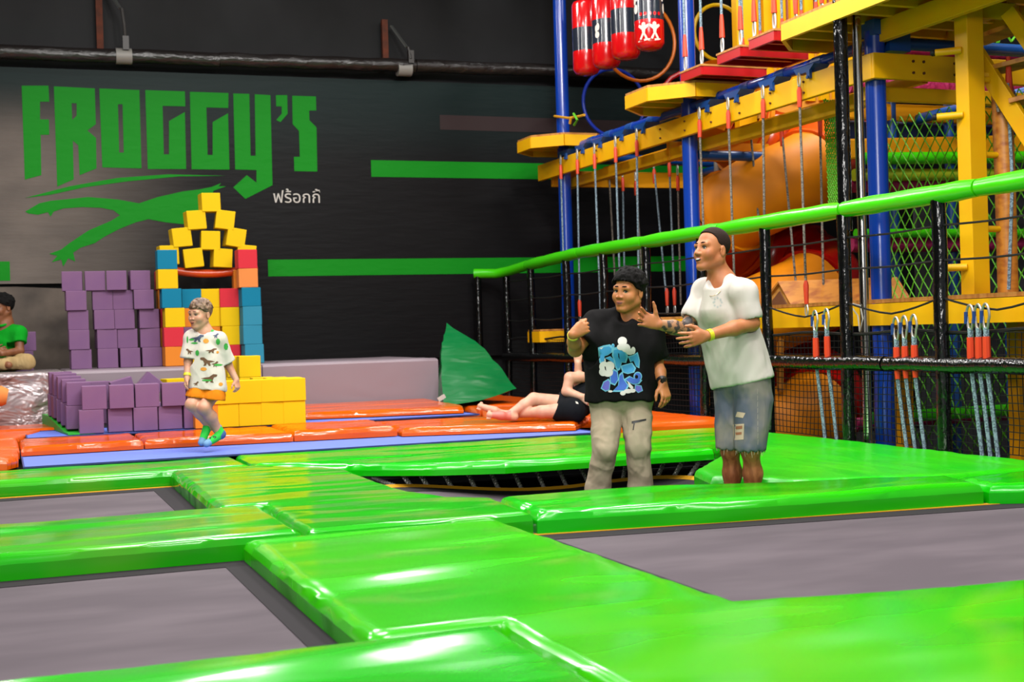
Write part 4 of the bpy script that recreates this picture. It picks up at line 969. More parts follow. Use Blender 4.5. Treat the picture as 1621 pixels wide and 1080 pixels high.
for i, (a, b) in enumerate(((1418, 508), (1431, 506), (1446, 504))): lanyard(a, b, f'lanyard clipped before the nearest blue column, {ORD[i]} of three')
for i, (a, b) in enumerate(((1535, 489), (1548, 488), (1560, 487))): lanyard(a, b, f'lanyard clipped before the yellow peg ladder, {ORD[i]} of three')
# peach foam roll poking in at the left edge, on an orange block outside the frame
q = at_y(3, 627, 13.9)
m = MB().tube([(q[0] - 0.5, 13.9, q[2]), (q[0] - 0.0, 13.9, q[2]), (q[0] + 0.05, 13.9, q[2] - 0.01)], [0.1, 0.1, 0.075], 12)
top(m, 'foam_roll', FOAM['peach'], 'peach foam roll poking in at the left edge before the silver bench', 'foam roll', None, True)
cube('orange', q[0] - 0.35, 13.9, 0.225, 'orange foam cube carrying the peach foam roll, outside the left edge', 'roll support')
# ================================================================ people
from mathutils.bvhtree import BVHTree
V3 = lambda *a: np.array(a, float)
def nrm(v): v = np.asarray(v, float); return v / np.linalg.norm(v)
class Vox:
    """a signed distance field in which limbs, features and cloth are melted together, then skinned as one surface"""
    def __init__(s, lo, hi, h):
        s.lo = np.array(lo, float); s.h = h; s.n = (np.ceil((np.array(hi) - s.lo) / h)).astype(int) + 1
        s.d = np.full(tuple(s.n), 1.0, np.float32)
        s.ax = [(s.lo[i] + h * np.arange(s.n[i])).astype(np.float32) for i in range(3)]
    def win(s, lo, hi):
        i0 = np.clip(np.floor((np.array(lo) - s.lo) / s.h).astype(int), 0, s.n - 1); i1 = np.clip(np.ceil((np.array(hi) - s.lo) / s.h).astype(int) + 1, 1, s.n)
        sl = tuple(slice(a, max(b, a + 1)) for a, b in zip(i0, i1))
        return sl, s.ax[0][sl[0]][:, None, None], s.ax[1][sl[1]][None, :, None], s.ax[2][sl[2]][None, None, :]
    def put(s, sl, d1, k, op):
        d2 = s.d[sl]
        if op == 'add':
            h = np.clip(0.5 + 0.5 * (d2 - d1) / k, 0, 1); s.d[sl] = d2 * (1 - h) + d1 * h - k * h * (1 - h)
        else:
            h = np.clip(0.5 - 0.5 * (d2 + d1) / k, 0, 1); s.d[sl] = d2 * (1 - h) - d1 * h + k * h * (1 - h)
    def cap(s, a, b, ra, rb=None, k=0.02, op='add'):
        a, b = np.asarray(a, float), np.asarray(b, float); rb = ra if rb is None else rb; m = max(ra, rb) + k + 3 * s.h
        sl, X, Y, Z = s.win(np.minimum(a, b) - m, np.maximum(a, b) + m); ab = b - a; L = max(ab @ ab, 1e-9)
        t = np.clip(((X - a[0]) * ab[0] + (Y - a[1]) * ab[1] + (Z - a[2]) * ab[2]) / L, 0, 1)
        d = np.sqrt((X - a[0] - t * ab[0]) ** 2 + (Y - a[1] - t * ab[1]) ** 2 + (Z - a[2] - t * ab[2]) ** 2) - (ra + (rb - ra) * t)
        s.put(sl, d, k, op); return s
    def chain(s, pts, rs, k=0.02):
        for i in range(len(pts) - 1): s.cap(pts[i], pts[i + 1], rs[i], rs[i + 1], k)
        return s
    def ell(s, c, r, M=None, k=0.02, op='add'):
        c = np.asarray(c, float); r = np.asarray(r, float); m = r.max() + k + 3 * s.h; sl, X, Y, Z = s.win(c - m, c + m)
        x, y, z = X - c[0], Y - c[1], Z - c[2]
        if M is not None:
            M = np.asarray(M)   # rows: local axes
            x, y, z = (M[0][0] * x + M[0][1] * y + M[0][2] * z, M[1][0] * x + M[1][1] * y + M[1][2] * z, M[2][0] * x + M[2][1] * y + M[2][2] * z)
        k0 = np.sqrt((x / r[0]) ** 2 + (y / r[1]) ** 2 + (z / r[2]) ** 2); k1 = np.sqrt((x / r[0] ** 2) ** 2 + (y / r[1] ** 2) ** 2 + (z / r[2] ** 2) ** 2) + 1e-9
        s.put(sl, k0 * (k0 - 1) / k1, k, op); return s
    def cut(s, p, n_, k=0.006):
        """remove everything on the side of plane p that n_ points to"""
        n_ = nrm(n_); d = (s.ax[0][:, None, None] - p[0]) * n_[0] + (s.ax[1][None, :, None] - p[1]) * n_[1] + (s.ax[2][None, None, :] - p[2]) * n_[2]
        s.d = np.maximum(s.d, d.astype(np.float32)); return s
    def field(s, fn):
        s.d = np.maximum(s.d, fn(s.ax[0][:, None, None], s.ax[1][None, :, None], s.ax[2][None, None, :]).astype(np.float32)); return s
    def mesh(s):
        d = s.d; d[0] = d[-1] = 1; d[:, 0] = d[:, -1] = 1; d[:, :, 0] = d[:, :, -1] = 1
        ins = d < 0; nx, ny, nz = d.shape
        cnt = np.zeros((nx - 1, ny - 1, nz - 1), np.uint8)
        for i in (0, 1):
            for j in (0, 1):
                for k in (0, 1): cnt += ins[i:nx - 1 + i, j:ny - 1 + j, k:nz - 1 + k]
        I, J_, K = np.nonzero((cnt > 0) & (cnt < 8)); idm = np.full(cnt.shape, -1, np.int32); idm[I, J_, K] = np.arange(len(I))
        acc = np.zeros((len(I), 3)); c = np.zeros(len(I))
        for ax in range(3):
            for p in (0, 1):
                for q in (0, 1):
                    o = [0, 0, 0]; o[(ax + 1) % 3] = p; o[(ax + 2) % 3] = q; e = o[:]; e[ax] = 1
                    a = d[I + o[0], J_ + o[1], K + o[2]]; b = d[I + e[0], J_ + e[1], K + e[2]]; m = (a < 0) != (b < 0)
                    t = np.where(m, a / np.where(m, a - b, 1), 0); pos = np.tile(np.array(o, float), (len(I), 1)); pos[:, ax] = t
                    acc[m] += pos[m]; c[m] += 1
        vs = s.lo + s.h * (np.stack([I, J_, K], 1) + acc / c[:, None]); quads = []
        for ax in range(3):
            sa = [slice(None)] * 3; sb = [slice(None)] * 3; sa[ax] = slice(0, -1); sb[ax] = slice(1, None)
            a = ins[tuple(sa)]; b = ins[tuple(sb)]; e = np.argwhere(a != b); u, v = (ax + 1) % 3, (ax + 2) % 3
            e = e[(e[:, u] > 0) & (e[:, v] > 0) & (e[:, u] < d.shape[u] - 1) & (e[:, v] < d.shape[v] - 1)]
            fl = a[tuple(e.T)]
            def cell(du, dv): q = e.copy(); q[:, u] -= du; q[:, v] -= dv; return idm[tuple(q.T)]
            Q = np.stack([cell(1, 1), cell(0, 1), cell(0, 0), cell(1, 0)], 1); Q[~fl] = Q[~fl][:, ::-1]; quads.append(Q)
        return vs, np.concatenate(quads)
    def build(s, name, m, parent, relax=1, fold=None):
        vs, Q = s.mesh()
        for _ in range(relax):   # light smoothing of the skin
            a = np.zeros_like(vs); c = np.zeros(len(vs))
            for i in range(4):
                np.add.at(a, Q[:, i], vs[Q[:, (i + 1) % 4]]); np.add.at(c, Q[:, i], 1)
            vs = 0.5 * vs + 0.5 * a / np.maximum(c, 1)[:, None]
        if fold:   # cloth creases: pushed along the surface normal
            amp, f1, tilt = fold; e1 = vs[Q[:, 2]] - vs[Q[:, 0]]; e2 = vs[Q[:, 3]] - vs[Q[:, 1]]; fn = np.cross(e1, e2); vn = np.zeros_like(vs)
            for i in range(4): np.add.at(vn, Q[:, i], fn)
            vn /= np.linalg.norm(vn, axis=1)[:, None] + 1e-12
            dsp = np.array([0.7 * (1 - 2 * abs(mnoise.noise((x * f1[0] + z * tilt, y * f1[1], z * f1[2] + 3)))) + 0.6 * mnoise.noise((x * 14 - z * 5, y * 14, z * 9)) for x, y, z in vs]); vs = vs + vn * (amp * dsp)[:, None]
        me = bpy.data.meshes.new(name); me.vertices.add(len(vs)); me.vertices.foreach_set('co', vs.ravel())
        me.loops.add(Q.size); me.loops.foreach_set('vertex_index', Q.ravel().astype(np.int32))
        me.polygons.add(len(Q)); me.polygons.foreach_set('loop_start', np.arange(0, Q.size, 4, dtype=np.int32))
        me.update(calc_edges=True); me.validate(); o = link_mesh(name, me, m, parent, True); return o
class Figure:
    def __init__(s, label, px_, py_, D):
        s.D = D; s.P0 = CAM + ray(px_, py_) * D; s.ang = -_yaw
        ca, sa = math.cos(s.ang), math.sin(s.ang); s.R = np.array([[ca, -sa, 0], [sa, ca, 0], [0, 0, 1]])
        s.root = thing('person', label, 'person', tuple(s.P0), None, (0, 0, s.ang))
        s.cam = s.R.T @ (CAM - s.P0)
    def J(s, x, y, dep=0.0): return s.R.T @ (CAM + ray(x, y) * (s.D + dep) - s.P0)
    def part(s, mb, name, m, smooth=True): return mb.build(name, m, s.root, smooth, local=True)
def frame(f, u):
    f = nrm(f); sd = nrm(np.cross(u, f)); u = np.cross(f, sd); return np.array([f, sd, u])   # rows: forward, the person's left, up
def head(v, C, M, sc=1.0, ear=True, nose=1.0, jaw=1.0, chub=0.0):
    P = lambda a, b, c: C + sc * (M[0] * a + M[1] * b + M[2] * c)
    q = sc
    v.ell(P(-0.012, 0, 0.035), V3(0.098, 0.075, 0.086) * q, M, 0.02)
    v.ell(P(0.034, 0, -0.035), V3(0.062, 0.061 + chub, 0.078) * q, M, 0.03)
    for sd in (1, -1):
        v.cap(P(-0.015, sd * 0.052, -0.055), P(0.062, sd * 0.018, -0.106), (0.02 + chub) * q * jaw, 0.017 * q, 0.03)
        v.ell(P(0.06, sd * 0.04, -0.035), V3(0.026, 0.026 + chub, 0.028) * q, M, 0.025)
    v.ell(P(0.074, 0, -0.105), V3(0.018, 0.022, 0.016) * q, M, 0.02)
    v.cap(P(0.078, -0.043, 0.018), P(0.078, 0.043, 0.018), 0.013 * q, 0.013 * q, 0.02)
    for sd in (1, -1): v.ell(P(0.1, sd * 0.032, -0.003), V3(0.016, 0.017, 0.0085) * q, M, 0.012, 'sub')
    v.cap(P(0.088, 0, 0.008), P(0.112 * (0.5 + nose / 2), 0, -0.034), 0.0085 * q, 0.0115 * q, 0.012)
    for sd in (1, -1): v.ell(P(0.1, sd * 0.014, -0.038), V3(0.01, 0.009, 0.008) * q, M, 0.008)
    v.ell(P(0.086, 0, -0.066), V3(0.014, 0.027, 0.009) * q, M, 0.012); v.ell(P(0.085, 0, -0.08), V3(0.013, 0.022, 0.008) * q, M, 0.012)
    if ear:
        for sd in (1, -1):
            v.ell(P(-0.012, sd * 0.079, -0.012), V3(0.019, 0.007, 0.032) * q, M, 0.008); v.ell(P(-0.006, sd * 0.086, -0.01), V3(0.01, 0.006, 0.02) * q, M, 0.006, 'sub')
    return P
EYE_W = mat('eye_white', (214, 204, 196), 0.6, 0.2); EYE_B = mat('dark_iris', (30, 18, 12), 0.5, 0.2); LIP = mat('lip_skin', (186, 100, 78), 0.5); TEETH = mat('teeth', (238, 232, 220), 0.3); MOUTH = mat('mouth_inside', (72, 24, 22), 0.6)
def face_parts(fg, P, M, sc, browm, look=0.0, smile='closed', squint=0.0):
    for sd in (1, -1):
        c = P(0.0775, sd * 0.032, -0.003); eb = MB().ball(tuple(c), 0.0118 * sc, 12, 10).build('eyeball', EYE_W, fg.root, True, local=True)
        c2 = P(0.0838, sd * 0.032 + look * 0.005, -0.003); MB().ball(tuple(c2), 0.0066 * sc, 10, 8).build('iris', EYE_B, eb, True, local=True)
        lid = [P(0.0905 - 0.008 * max(0, t) - 0.003 * max(0, -t), sd * (0.032 + 0.016 * t), 0.0055 - squint - 0.006 * t * t) for t in np.linspace(-1, 1, 7)]
        MB().tube([tuple(p) for p in lid], [0.001, 0.002 * sc, 0.0026 * sc, 0.003 * sc, 0.0026 * sc, 0.002 * sc, 0.001], 6).build('eyelashes', browm, fg.root, True, local=True)
        br = [P(0.0935 - 0.014 * (0.5 + 0.5 * t) ** 1.5, sd * (0.034 + 0.022 * t), 0.0215 + 0.004 * (1 - t * t) - 0.003 * t) for t in np.linspace(-1, 1, 7)]
        MB().tube([tuple(p) for p in br], [0.002, 0.0042 * sc, 0.005 * sc, 0.005 * sc, 0.0045 * sc, 0.0035 * sc, 0.001], 6).build('eyebrow', browm, fg.root, True, local=True)
    w_ = 0.029
    def arc(z0, cv, f0, n=9, ww=w_): return [tuple(P(f0 - 0.016 * t * t, ww * t, z0 + cv * t * t)) for t in np.linspace(-1, 1, n)]
    rr = lambda r, n=9: [0.0012 + r * (1 - abs(t) ** 2) for t in np.linspace(-1, 1, n)]
    if smile == 'open':
        mo = MB().tube(arc(-0.071, 0.008, 0.0965), rr(0.0078 * sc), 8).build('mouth', MOUTH, fg.root, True, local=True)
        MB().tube(arc(-0.0685, 0.008, 0.1, ww=0.023), rr(0.0048 * sc), 8).build('teeth', TEETH, mo, True, local=True)
        MB().tube(arc(-0.0605, 0.010, 0.0975), rr(0.0024 * sc), 8).build('lip', LIP, fg.root, True, local=True)
        MB().tube(arc(-0.0825, 0.015, 0.0945), rr(0.003 * sc), 8).build('lip', LIP, fg.root, True, local=True)
    else:
        MB().tube(arc(-0.066, 0.007, 0.0985), rr(0.0032 * sc), 8).build('lip', LIP, fg.root, True, local=True)
        MB().tube(arc(-0.0775, 0.011, 0.097), rr(0.0038 * sc), 8).build('lip', LIP, fg.root, True, local=True)
        MB().tube(arc(-0.0715, 0.010, 0.1015), rr(0.0016 * sc), 6).build('mouth', MOUTH, fg.root, True, local=True)
def hair(fg, C, M, sc, m, thick, lump, lumps, line, h=0.0045, name='hair', top_=0.0):
    lo, hi = C - 0.17 * sc, C + 0.19 * sc; v = Vox(lo, hi, h)
    v.ell(C + sc * (M[0] * -0.012 + M[2] * (0.035 + top_)), V3(0.098, 0.075, 0.086) * sc + thick, M, 0.02)
    rng = np.random.RandomState(5)
    for _ in range(lumps):
        a = rng.normal(size=3); a /= np.linalg.norm(a); a[2] = abs(a[2]) * 0.9 + 0.05; a /= np.linalg.norm(a)
        c = C + sc * (M[0] * (-0.012 + a[0] * 0.1) + M[1] * a[1] * 0.078 + M[2] * (0.035 + top_ + a[2] * 0.088)) + 0.6 * thick * (M[0] * a[0] + M[1] * a[1] + M[2] * a[2])
        t = rng.normal(size=3); v.cap(c, c + nrm(t) * lump * 1.4, lump, lump * 0.55, 0.008)
    xs, ys = zip(*line)
    def cutter(X, Y, Z):
        x, y, z = X - C[0], Y - C[1], Z - C[2]; F = (M[0][0] * x + M[0][1] * y + M[0][2] * z) / sc; S_ = (M[1][0] * x + M[1][1] * y + M[1][2] * z) / sc; U = (M[2][0] * x + M[2][1] * y + M[2][2] * z) / sc
        jag = 0.005 * np.sin(S_ * 260 + 9 * np.sin(S_ * 90)) * (lumps > 0)
        return (np.interp(F - 0.25 * np.maximum(0, np.abs(S_) - 0.05), xs, ys) + jag - U) * sc * 0.8
    v.field(cutter); return v.build(name, m, fg.root, 1)
def hand(v, wrist, d, up_, side, L=0.18, curl=(0.3, 0.3, 0.35, 0.4), spread=0.1, thumb=(0.6, 0.5), r=1.0, k=0.006):
    """d: along the hand; up_: back of the hand; side: towards the thumb"""
    d = nrm(d); side = nrm(side - d * (side @ d)); up_ = nrm(np.cross(d, side)) if up_ is None else nrm(up_ - d * (up_ @ d) - side * (up_ @ side)); q = L / 0.18
    W = np.asarray(wrist, float)
    kn = []
    for i in range(4):
        o = (1.5 - i) * 0.0205 * q; base = W + d * 0.012 * q + side * o * 0.55; kk = W + d * (0.092 - 0.006 * abs(i - 1)) * q + side * o + up_ * (0.004 - 0.003 * abs(i - 1.3)) * q
        v.cap(base, kk, 0.0135 * q * r, 0.0108 * q * r, 0.014); kn.append(kk)
    v.ell(W + d * 0.05 * q - up_ * 0.004, V3(0.048, 0.038, 0.0145) * q * r, np.array([d, side, up_]), 0.012)
    for i, kk in enumerate(kn):
        fl = (0.07, 0.079, 0.073, 0.056)[i] * q; a = 0.15; dirn = nrm(d + side * (1.5 - i) * spread); p = kk
        for j, fr in enumerate((0.44, 0.31, 0.25)):
            a += curl[i] * (1.0, 1.15, 0.8)[j]; dv = nrm(dirn * math.cos(a) - up_ * math.sin(a)); p2 = p + dv * fl * fr
            v.cap(p, p2, (0.0092, 0.0084, 0.0078)[j] * q * r, (0.0084, 0.0078, 0.0066)[j] * q * r, k); p = p2
    b = W + d * 0.02 * q + side * 0.02 * q; t1 = b + nrm(d * 0.7 + side * thumb[0] - up_ * 0.35) * 0.045 * q
    t2 = t1 + nrm(d * 1.0 + side * thumb[1] - up_ * 0.25) * 0.033 * q; t3 = t2 + nrm(d * 1.0 + side * (thumb[1] - 0.35) - up_ * 0.3) * 0.026 * q
    v.cap(b, t1, 0.0145 * q * r, 0.0115 * q * r, 0.014); v.cap(t1, t2, 0.0112 * q * r, 0.0096 * q * r, 0.006); v.cap(t2, t3, 0.0096 * q * r, 0.0075 * q * r, 0.006)
def decals(fg, obj, polys, m, name, off=0.0035):
    off *= 0.55
    """flat print pressed onto the cloth along the sight line of the survey"""
    me = obj.data; bv = BVHTree.FromPolygons([v.co for v in me.vertices], [tuple(p.vertices) for p in me.polygons])
    O = Vector(fg.cam); last = None
    for poly in polys:
        mb = MB()
        n = len(poly); pts = []
        for i in range(n):
            a, b = poly[i], poly[(i + 1) % n]; c = max(1, int(math.dist(a, b) / 1.6))
            pts += [(a[0] + (b[0] - a[0]) * t / c, a[1] + (b[1] - a[1]) * t / c) for t in range(c)]
        cx, cy = sum(p[0] for p in pts) / len(pts), sum(p[1] for p in pts) / len(pts); N = len(pts); rings = []
        ok = True
        for q in (1.0, 0.66, 0.33, 0.0):
            ring = []
            for p in (pts if q > 0 else [(cx, cy)]):
                x, y = cx + (p[0] - cx) * q, cy + (p[1] - cy) * q; d = Vector(fg.R.T @ ray(x, y)).normalized(); hit = bv.ray_cast(O, d)
                if hit[0] is None: ring.append(None); continue
                ring.append(tuple(hit[0] - d * off))
            rings.append(ring)
        if rings[3][0] is None: continue
        for rg in rings[:3]:
            good = [q for q in rg if q is not None]
            if not good: ok = False; break
            for i in range(len(rg)):
                if rg[i] is None: rg[i] = min(good, key=lambda g: math.dist(g, rings[3][0])) if i == 0 else rg[i - 1]
        if not ok: continue
        vs = rings[0] + rings[1] + rings[2] + rings[3]; fs = []
        for k in range(2):
            for i in range(N): j = (i + 1) % N; fs.append((k * N + i, (k + 1) * N + i, (k + 1) * N + j, k * N + j))
        for i in range(N): fs.append((2 * N + i, 3 * N, 2 * N + (i + 1) % N))
        mb.add(vs, fs); last = mb.build(name, m, fg.root, True, local=True)
    return last
def circ(x, y, rx, ry=None, n=18): ry = ry or rx; return [(x + rx * math.cos(2 * PI * k / n), y + ry * math.sin(2 * PI * k / n)) for k in range(n)]
def shrink(poly, q):
    cx, cy = sum(p[0] for p in poly) / len(poly), sum(p[1] for p in poly) / len(poly); return [(cx + (p[0] - cx) * q, cy + (p[1] - cy) * q) for p in poly]
def skin(name, rgb, var): return mat(name, rgb, 0.5, 0.4, sss=0.06, bump=[((60, 60, 60), 0.05, 0.003, 2.0)], var=(var, (14, 14, 14), 0.4, 0.7))
def cloth(name, rgb, var=None, st=0.5, sc=(9, 9, 4)): return mat(name, rgb, 0.9, 0.07, sheen=0.0, bump=[(sc, st, 0.03, 2.0), ((220, 220, 220), 0.06, 0.002, 1.0)], var=(var, (6, 6, 3), 0.4, 0.68) if var else None)
def tint(o, m, pts):
    """a second look on the faces of o that lie near a limb line (tattoo, sock, sole)"""
    me = o.data; me.materials.append(m); k = len(me.materials) - 1; c = np.zeros(len(me.polygons) * 3); me.polygons.foreach_get('center', c); c = c.reshape(-1, 3)
    idx = np.zeros(len(c), np.int32); me.polygons.foreach_get('material_index', idx)
    for a, b, r in pts:
        a, b = np.array(a), np.array(b); ab = b - a; t = ((c - a) @ ab) / (ab @ ab); d = np.linalg.norm(c - a - np.clip(t, 0, 1)[:, None] * ab, axis=1); idx[(t > 0) & (t < 1) & (d < r)] = k
    me.polygons.foreach_set('material_index', idx)
def band(fg, a, b, t, r, w_, m, name):
    a, b = np.array(a), np.array(b); d = nrm(b - a); c = a + (b - a) * t; MB().tube([tuple(c - d * w_), tuple(c - d * w_ * 0.98), tuple(c + d * w_ * 0.98), tuple(c + d * w_)], [r - 0.004, r, r, r - 0.004], 20, cap=False).build(name, m, fg.root, True, local=True)
BAND_Y = mat('yellow_wristband', (246, 236, 40), 0.4)
HAIR_K = mat('black_hair', (11, 8, 8), 0.85, 0.15, bump=[((120, 120, 60), 0.8, 0.008, 2.0)])
HAIR_D = mat('short_dark_hair', (46, 30, 24), 0.8, 0.15, bump=[((160, 160, 160), 0.7, 0.006, 2.0)])
HAIR_B = mat('light_brown_hair', (150, 118, 92), 0.5, 0.4, bump=[((30, 30, 60), 0.7, 0.01, 2.0)], var=((92, 66, 50), (30, 30, 24), 0.4, 0.6))
# ---------------------------------------------------------------- the man in the white shirt
def man_white():
    fg = Figure('man in white shirt and ripped denim shorts reaching out both hands to his left', 1172, 833, 7.62); J = fg.J
    SK = skin('tanned_skin', (214, 136, 86), (194, 114, 68))
    v = Vox(J(985, 850, 0) + V3(0, -0.42, -0.03), J(1240, 350, 0) + V3(0, 0.42, 0.03), 0.0045)
    C = J(1127, 396, -0.02); M = frame(V3(-0.84, -0.54, 0.15), V3(-0.06, 0, 1)); P = head(v, C, M, 1.03, nose=0.95, jaw=1.15)
    nb = J(1144, 452, 0.01); v.cap(P(-0.03, 0, -0.06), nb, 0.056, 0.062, 0.03)
    sn, sf = J(1177, 464, -0.15), J(1117, 460, 0.12); pel = J(1174, 628, 0.02)
    v.cap(sn, sf, 0.05, 0.05, 0.04); v.cap(nb, J(1172, 600, 0.02), 0.09, 0.1, 0.05)
    hn, hf = J(1192, 632, -0.05), J(1160, 632, 0.09); v.cap(hn, hf, 0.085, 0.085, 0.05)
    kn, kf = J(1188, 712, -0.09), J(1156, 712, 0.05); an, af = J(1191, 812, -0.03), J(1158, 810, 0.1)
    for h_, k_, a_ in ((hn, kn, an), (hf, kf, af)):
        v.cap(h_, k_, 0.082, 0.052, 0.03); v.ell(k_ + V3(-0.005, -0.012, 0), V3(0.05, 0.05, 0.055), None, 0.02)
        v.cap(k_, k_ * 0.62 + a_ * 0.38 + V3(0.012, 0.014, 0), 0.046, 0.053, 0.03); v.cap(k_ * 0.62 + a_ * 0.38 + V3(0.012, 0.014, 0), a_, 0.053, 0.034, 0.03)
        v.cap(a_ + V3(0.03, 0.02, -0.045), a_ + V3(-0.13, -0.11, -0.06), 0.032, 0.026, 0.02)
    # near arm across the body, far arm raised towards the other man
    en, wn = J(1190, 512, -0.17), J(1118, 532, -0.3); v.cap(sn, en, 0.047, 0.043, 0.03); v.cap(en, en * 0.6 + wn * 0.4, 0.043, 0.041, 0.02); v.cap(en * 0.6 + wn * 0.4, wn, 0.041, 0.028, 0.02)
    ef, wf = J(1086, 522, 0.06), J(1043, 514, -0.06); v.cap(sf, ef, 0.046, 0.042, 0.03); v.cap(ef, ef * 0.5 + wf * 0.5, 0.042, 0.04, 0.02); v.cap(ef * 0.5 + wf * 0.5, wf, 0.04, 0.03, 0.02)
    hd = J(1076, 541, -0.36) - wn; hand(v, wn, hd, V3(0.1, -0.75, 0.6), V3(-0.15, -0.1, 1.0), 0.185, (0.16, 0.2, 0.24, 0.3), 0.12, (0.9, 0.5))
    hd = J(1006, 500, -0.1) - wf; hand(v, wf, hd, V3(-0.1, 0.9, -0.1), V3(0.35, 0.1, 1.0), 0.185, (0.22, 0.3, 0.3, 0.2), 0.2, (1.0, 1.5))
    bo = v.build('body', SK, fg.root, 1)
    tint(bo, mat('tattooed_skin', (190, 138, 98), 0.5, 0.4, var=(( 74, 66, 64), (24, 30, 30), 0.5, 0.56)), [(sf * 0.35 + ef * 0.65, ef, 0.075), (ef, wf, 0.06)])
    tint(bo, mat('hairy_shin_skin', (196, 118, 76), 0.55, 0.3, var=((164, 92, 56), (40, 40, 12), 0.42, 0.6)), [(kn + V3(0, 0, 0.02), an, 0.09), (kf + V3(0, 0, 0.02), af, 0.09)])
    face_parts(fg, P, M, 1.03, HAIR_D, 0.3, 'open')
    hair(fg, C, M, 1.03, HAIR_D, 0.0045, 0.008, 0, [(-0.14, -0.065), (-0.08, -0.06), (-0.045, -0.03), (-0.02, 0.012), (0.012, 0.03), (0.024, 0.056), (0.045, 0.078), (0.065, 0.09), (0.12, 0.1)], top_=0.006)
    # tee shirt
    t = Vox(J(1050, 640, 0) + V3(0, -0.4, 0), J(1245, 430, 0) + V3(0, 0.4, 0.03), 0.0055); bs = nrm(sn - sf)
    cn, cf = J(1168, 500, -0.06), J(1128, 500, 0.08); wn_, wf_ = J(1190, 598, -0.05), J(1156, 602, 0.08)
    t.cap(sn, sf, 0.066, 0.066, 0.05); t.cap(cn, wn_, 0.1, 0.122, 0.06); t.cap(cf, wf_, 0.104, 0.116, 0.06); t.cap(J(1142, 452, 0.0), J(1142, 490, 0), 0.075, 0.1, 0.04); t.cap(J(1152, 449, -0.03), sn, 0.056, 0.062, 0.03); t.cap(J(1136, 452, 0.05), sf, 0.056, 0.06, 0.03); t.cap(J(1131, 462, -0.06), J(1132, 490, -0.06), 0.06, 0.08, 0.05)
    t.cap(cn * 0.5 + cf * 0.5, wn_ * 0.5 + wf_ * 0.5, 0.12, 0.122, 0.05)
    t.cap(sn, sn * 0.3 + en * 0.7, 0.068, 0.07, 0.03); t.cap(sf, sf * 0.4 + ef * 0.6, 0.066, 0.068, 0.03)
    dn = nrm(en - sn + V3(0.05, 0, 0)); pn = sn * 0.4 + en * 0.6; df = nrm(ef - sf); pf = sf * 0.46 + ef * 0.54
    def sleeve_ends(X, Y, Z):
        a = (X - pn[0]) * dn[0] + (Y - pn[1]) * dn[1] + (Z - pn[2]) * dn[2]; ra = np.sqrt((X - pn[0]) ** 2 + (Y - pn[1]) ** 2 + (Z - pn[2]) ** 2) - 0.1
        b = (X - pf[0]) * df[0] + (Y - pf[1]) * df[1] + (Z - pf[2]) * df[2]; rb = np.sqrt((X - pf[0]) ** 2 + (Y - pf[1]) ** 2 + (Z - pf[2]) ** 2) - 0.1
        return np.maximum(np.minimum(a, -ra), np.minimum(b, -rb))
    hm = J(1175, 606, 0); hx = J(1226, 590, 0) - J(1130, 612, 0)
    t.cut(hm, np.cross(hx, V3(0, 1, -0.04)) * (1 if np.cross(hx, V3(0, 1, -0.04))[2] < 0 else -1))
    t.cap(J(1131, 447, -0.09), P(-0.03, 0, -0.07), 0.045, 0.06, 0.01, 'sub'); t.cap(J(1143, 452, 0.0), P(-0.03, 0, -0.06), 0.062, 0.064, 0.01, 'sub')
    t.cap(en * 0.55 + sn * 0.45, en, 0.053, 0.06, 0.006, 'sub'); t.cap(ef * 0.55 + sf * 0.45, ef, 0.052, 0.058, 0.006, 'sub')
    WT = cloth('white_cotton', (236, 228, 220), (226, 216, 206), 0.55, (9, 9, 2.6))
    to = t.build('shirt', WT, fg.root, 1, (0.008, (7, 7, 2.2), -2.5))
    cw = [J(1117 + 0, 449, 0)]
    ring = [nb + V3(-0.02, -0.03, -0.0) + 0.073 * (bs * math.cos(a) + nrm(np.cross(bs, V3(-0.25, 0, 1))) * math.sin(a)) for a in np.linspace(0, 2 * PI, 30, endpoint=False)]
    chn = [tuple(J(1140, 446, 0.0) + bs * 0.066 * math.cos(a) + (J(1126, 469, -0.13) - J(1140, 446, 0)) * max(0, math.sin(a)) + V3(0.05, 0.04, 0.02) * max(0, -math.sin(a))) for a in np.linspace(0, 2 * PI, 30, endpoint=False)]
    MB().tube(chn, 0.0018, 5, True).build('necklace', mat('thin_chain', (214, 190, 140), 0.3, metal=0.6), fg.root, True, local=True)
    decals(fg, to, [circ(1136 + 2.5 * math.cos(a) * 2.6, 479 + 2.5 * math.sin(a) * 2.8, 1.7) for a in np.linspace(0, 2 * PI, 8, endpoint=False)] + [circ(1131, 478, 1.5), circ(1141, 476, 1.6)], mat('pale_grey_print', (196, 202, 198), 0.8), 'chest_print', 0.002)
    # denim shorts
    s_ = Vox(J(1105, 735, 0) + V3(0, -0.4, -0.02), J(1240, 585, 0) + V3(0, 0.4, 0), 0.0055)
    s_.cap(J(1188, 606, -0.05), J(1160, 608, 0.08), 0.112, 0.112, 0.05)
    for h_, k_, r0, r1 in ((hn, kn, 0.112, 0.088), (hf, kf, 0.108, 0.084)): s_.cap(h_, k_ * 1.0 + V3(0, 0, 0.02), r0, r1, 0.03)
    for k_ in (kn, kf): s_.cap(k_ + V3(0, 0, 0.05), k_ + V3(0, 0, -0.15), 0.066, 0.07, 0.006, 'sub')
    hb = J(1170, 711, 0)
    s_.field(lambda X, Y, Z: hb[2] + 0.006 * np.sin(X * 160) + 0.004 * np.sin(X * 390 + Y * 200) - 0.03 * (X - hb[0]) - Z + 0 * Y)
    DN = mat('washed_denim', (100, 107, 124), 0.85, 0.2, bump=[((12, 12, 5), 0.6, 0.03, 2.0), ((300, 300, 300), 0.1, 0.002, 1.0)], var=((150, 143, 136), (6, 6, 4), 0.42, 0.62))
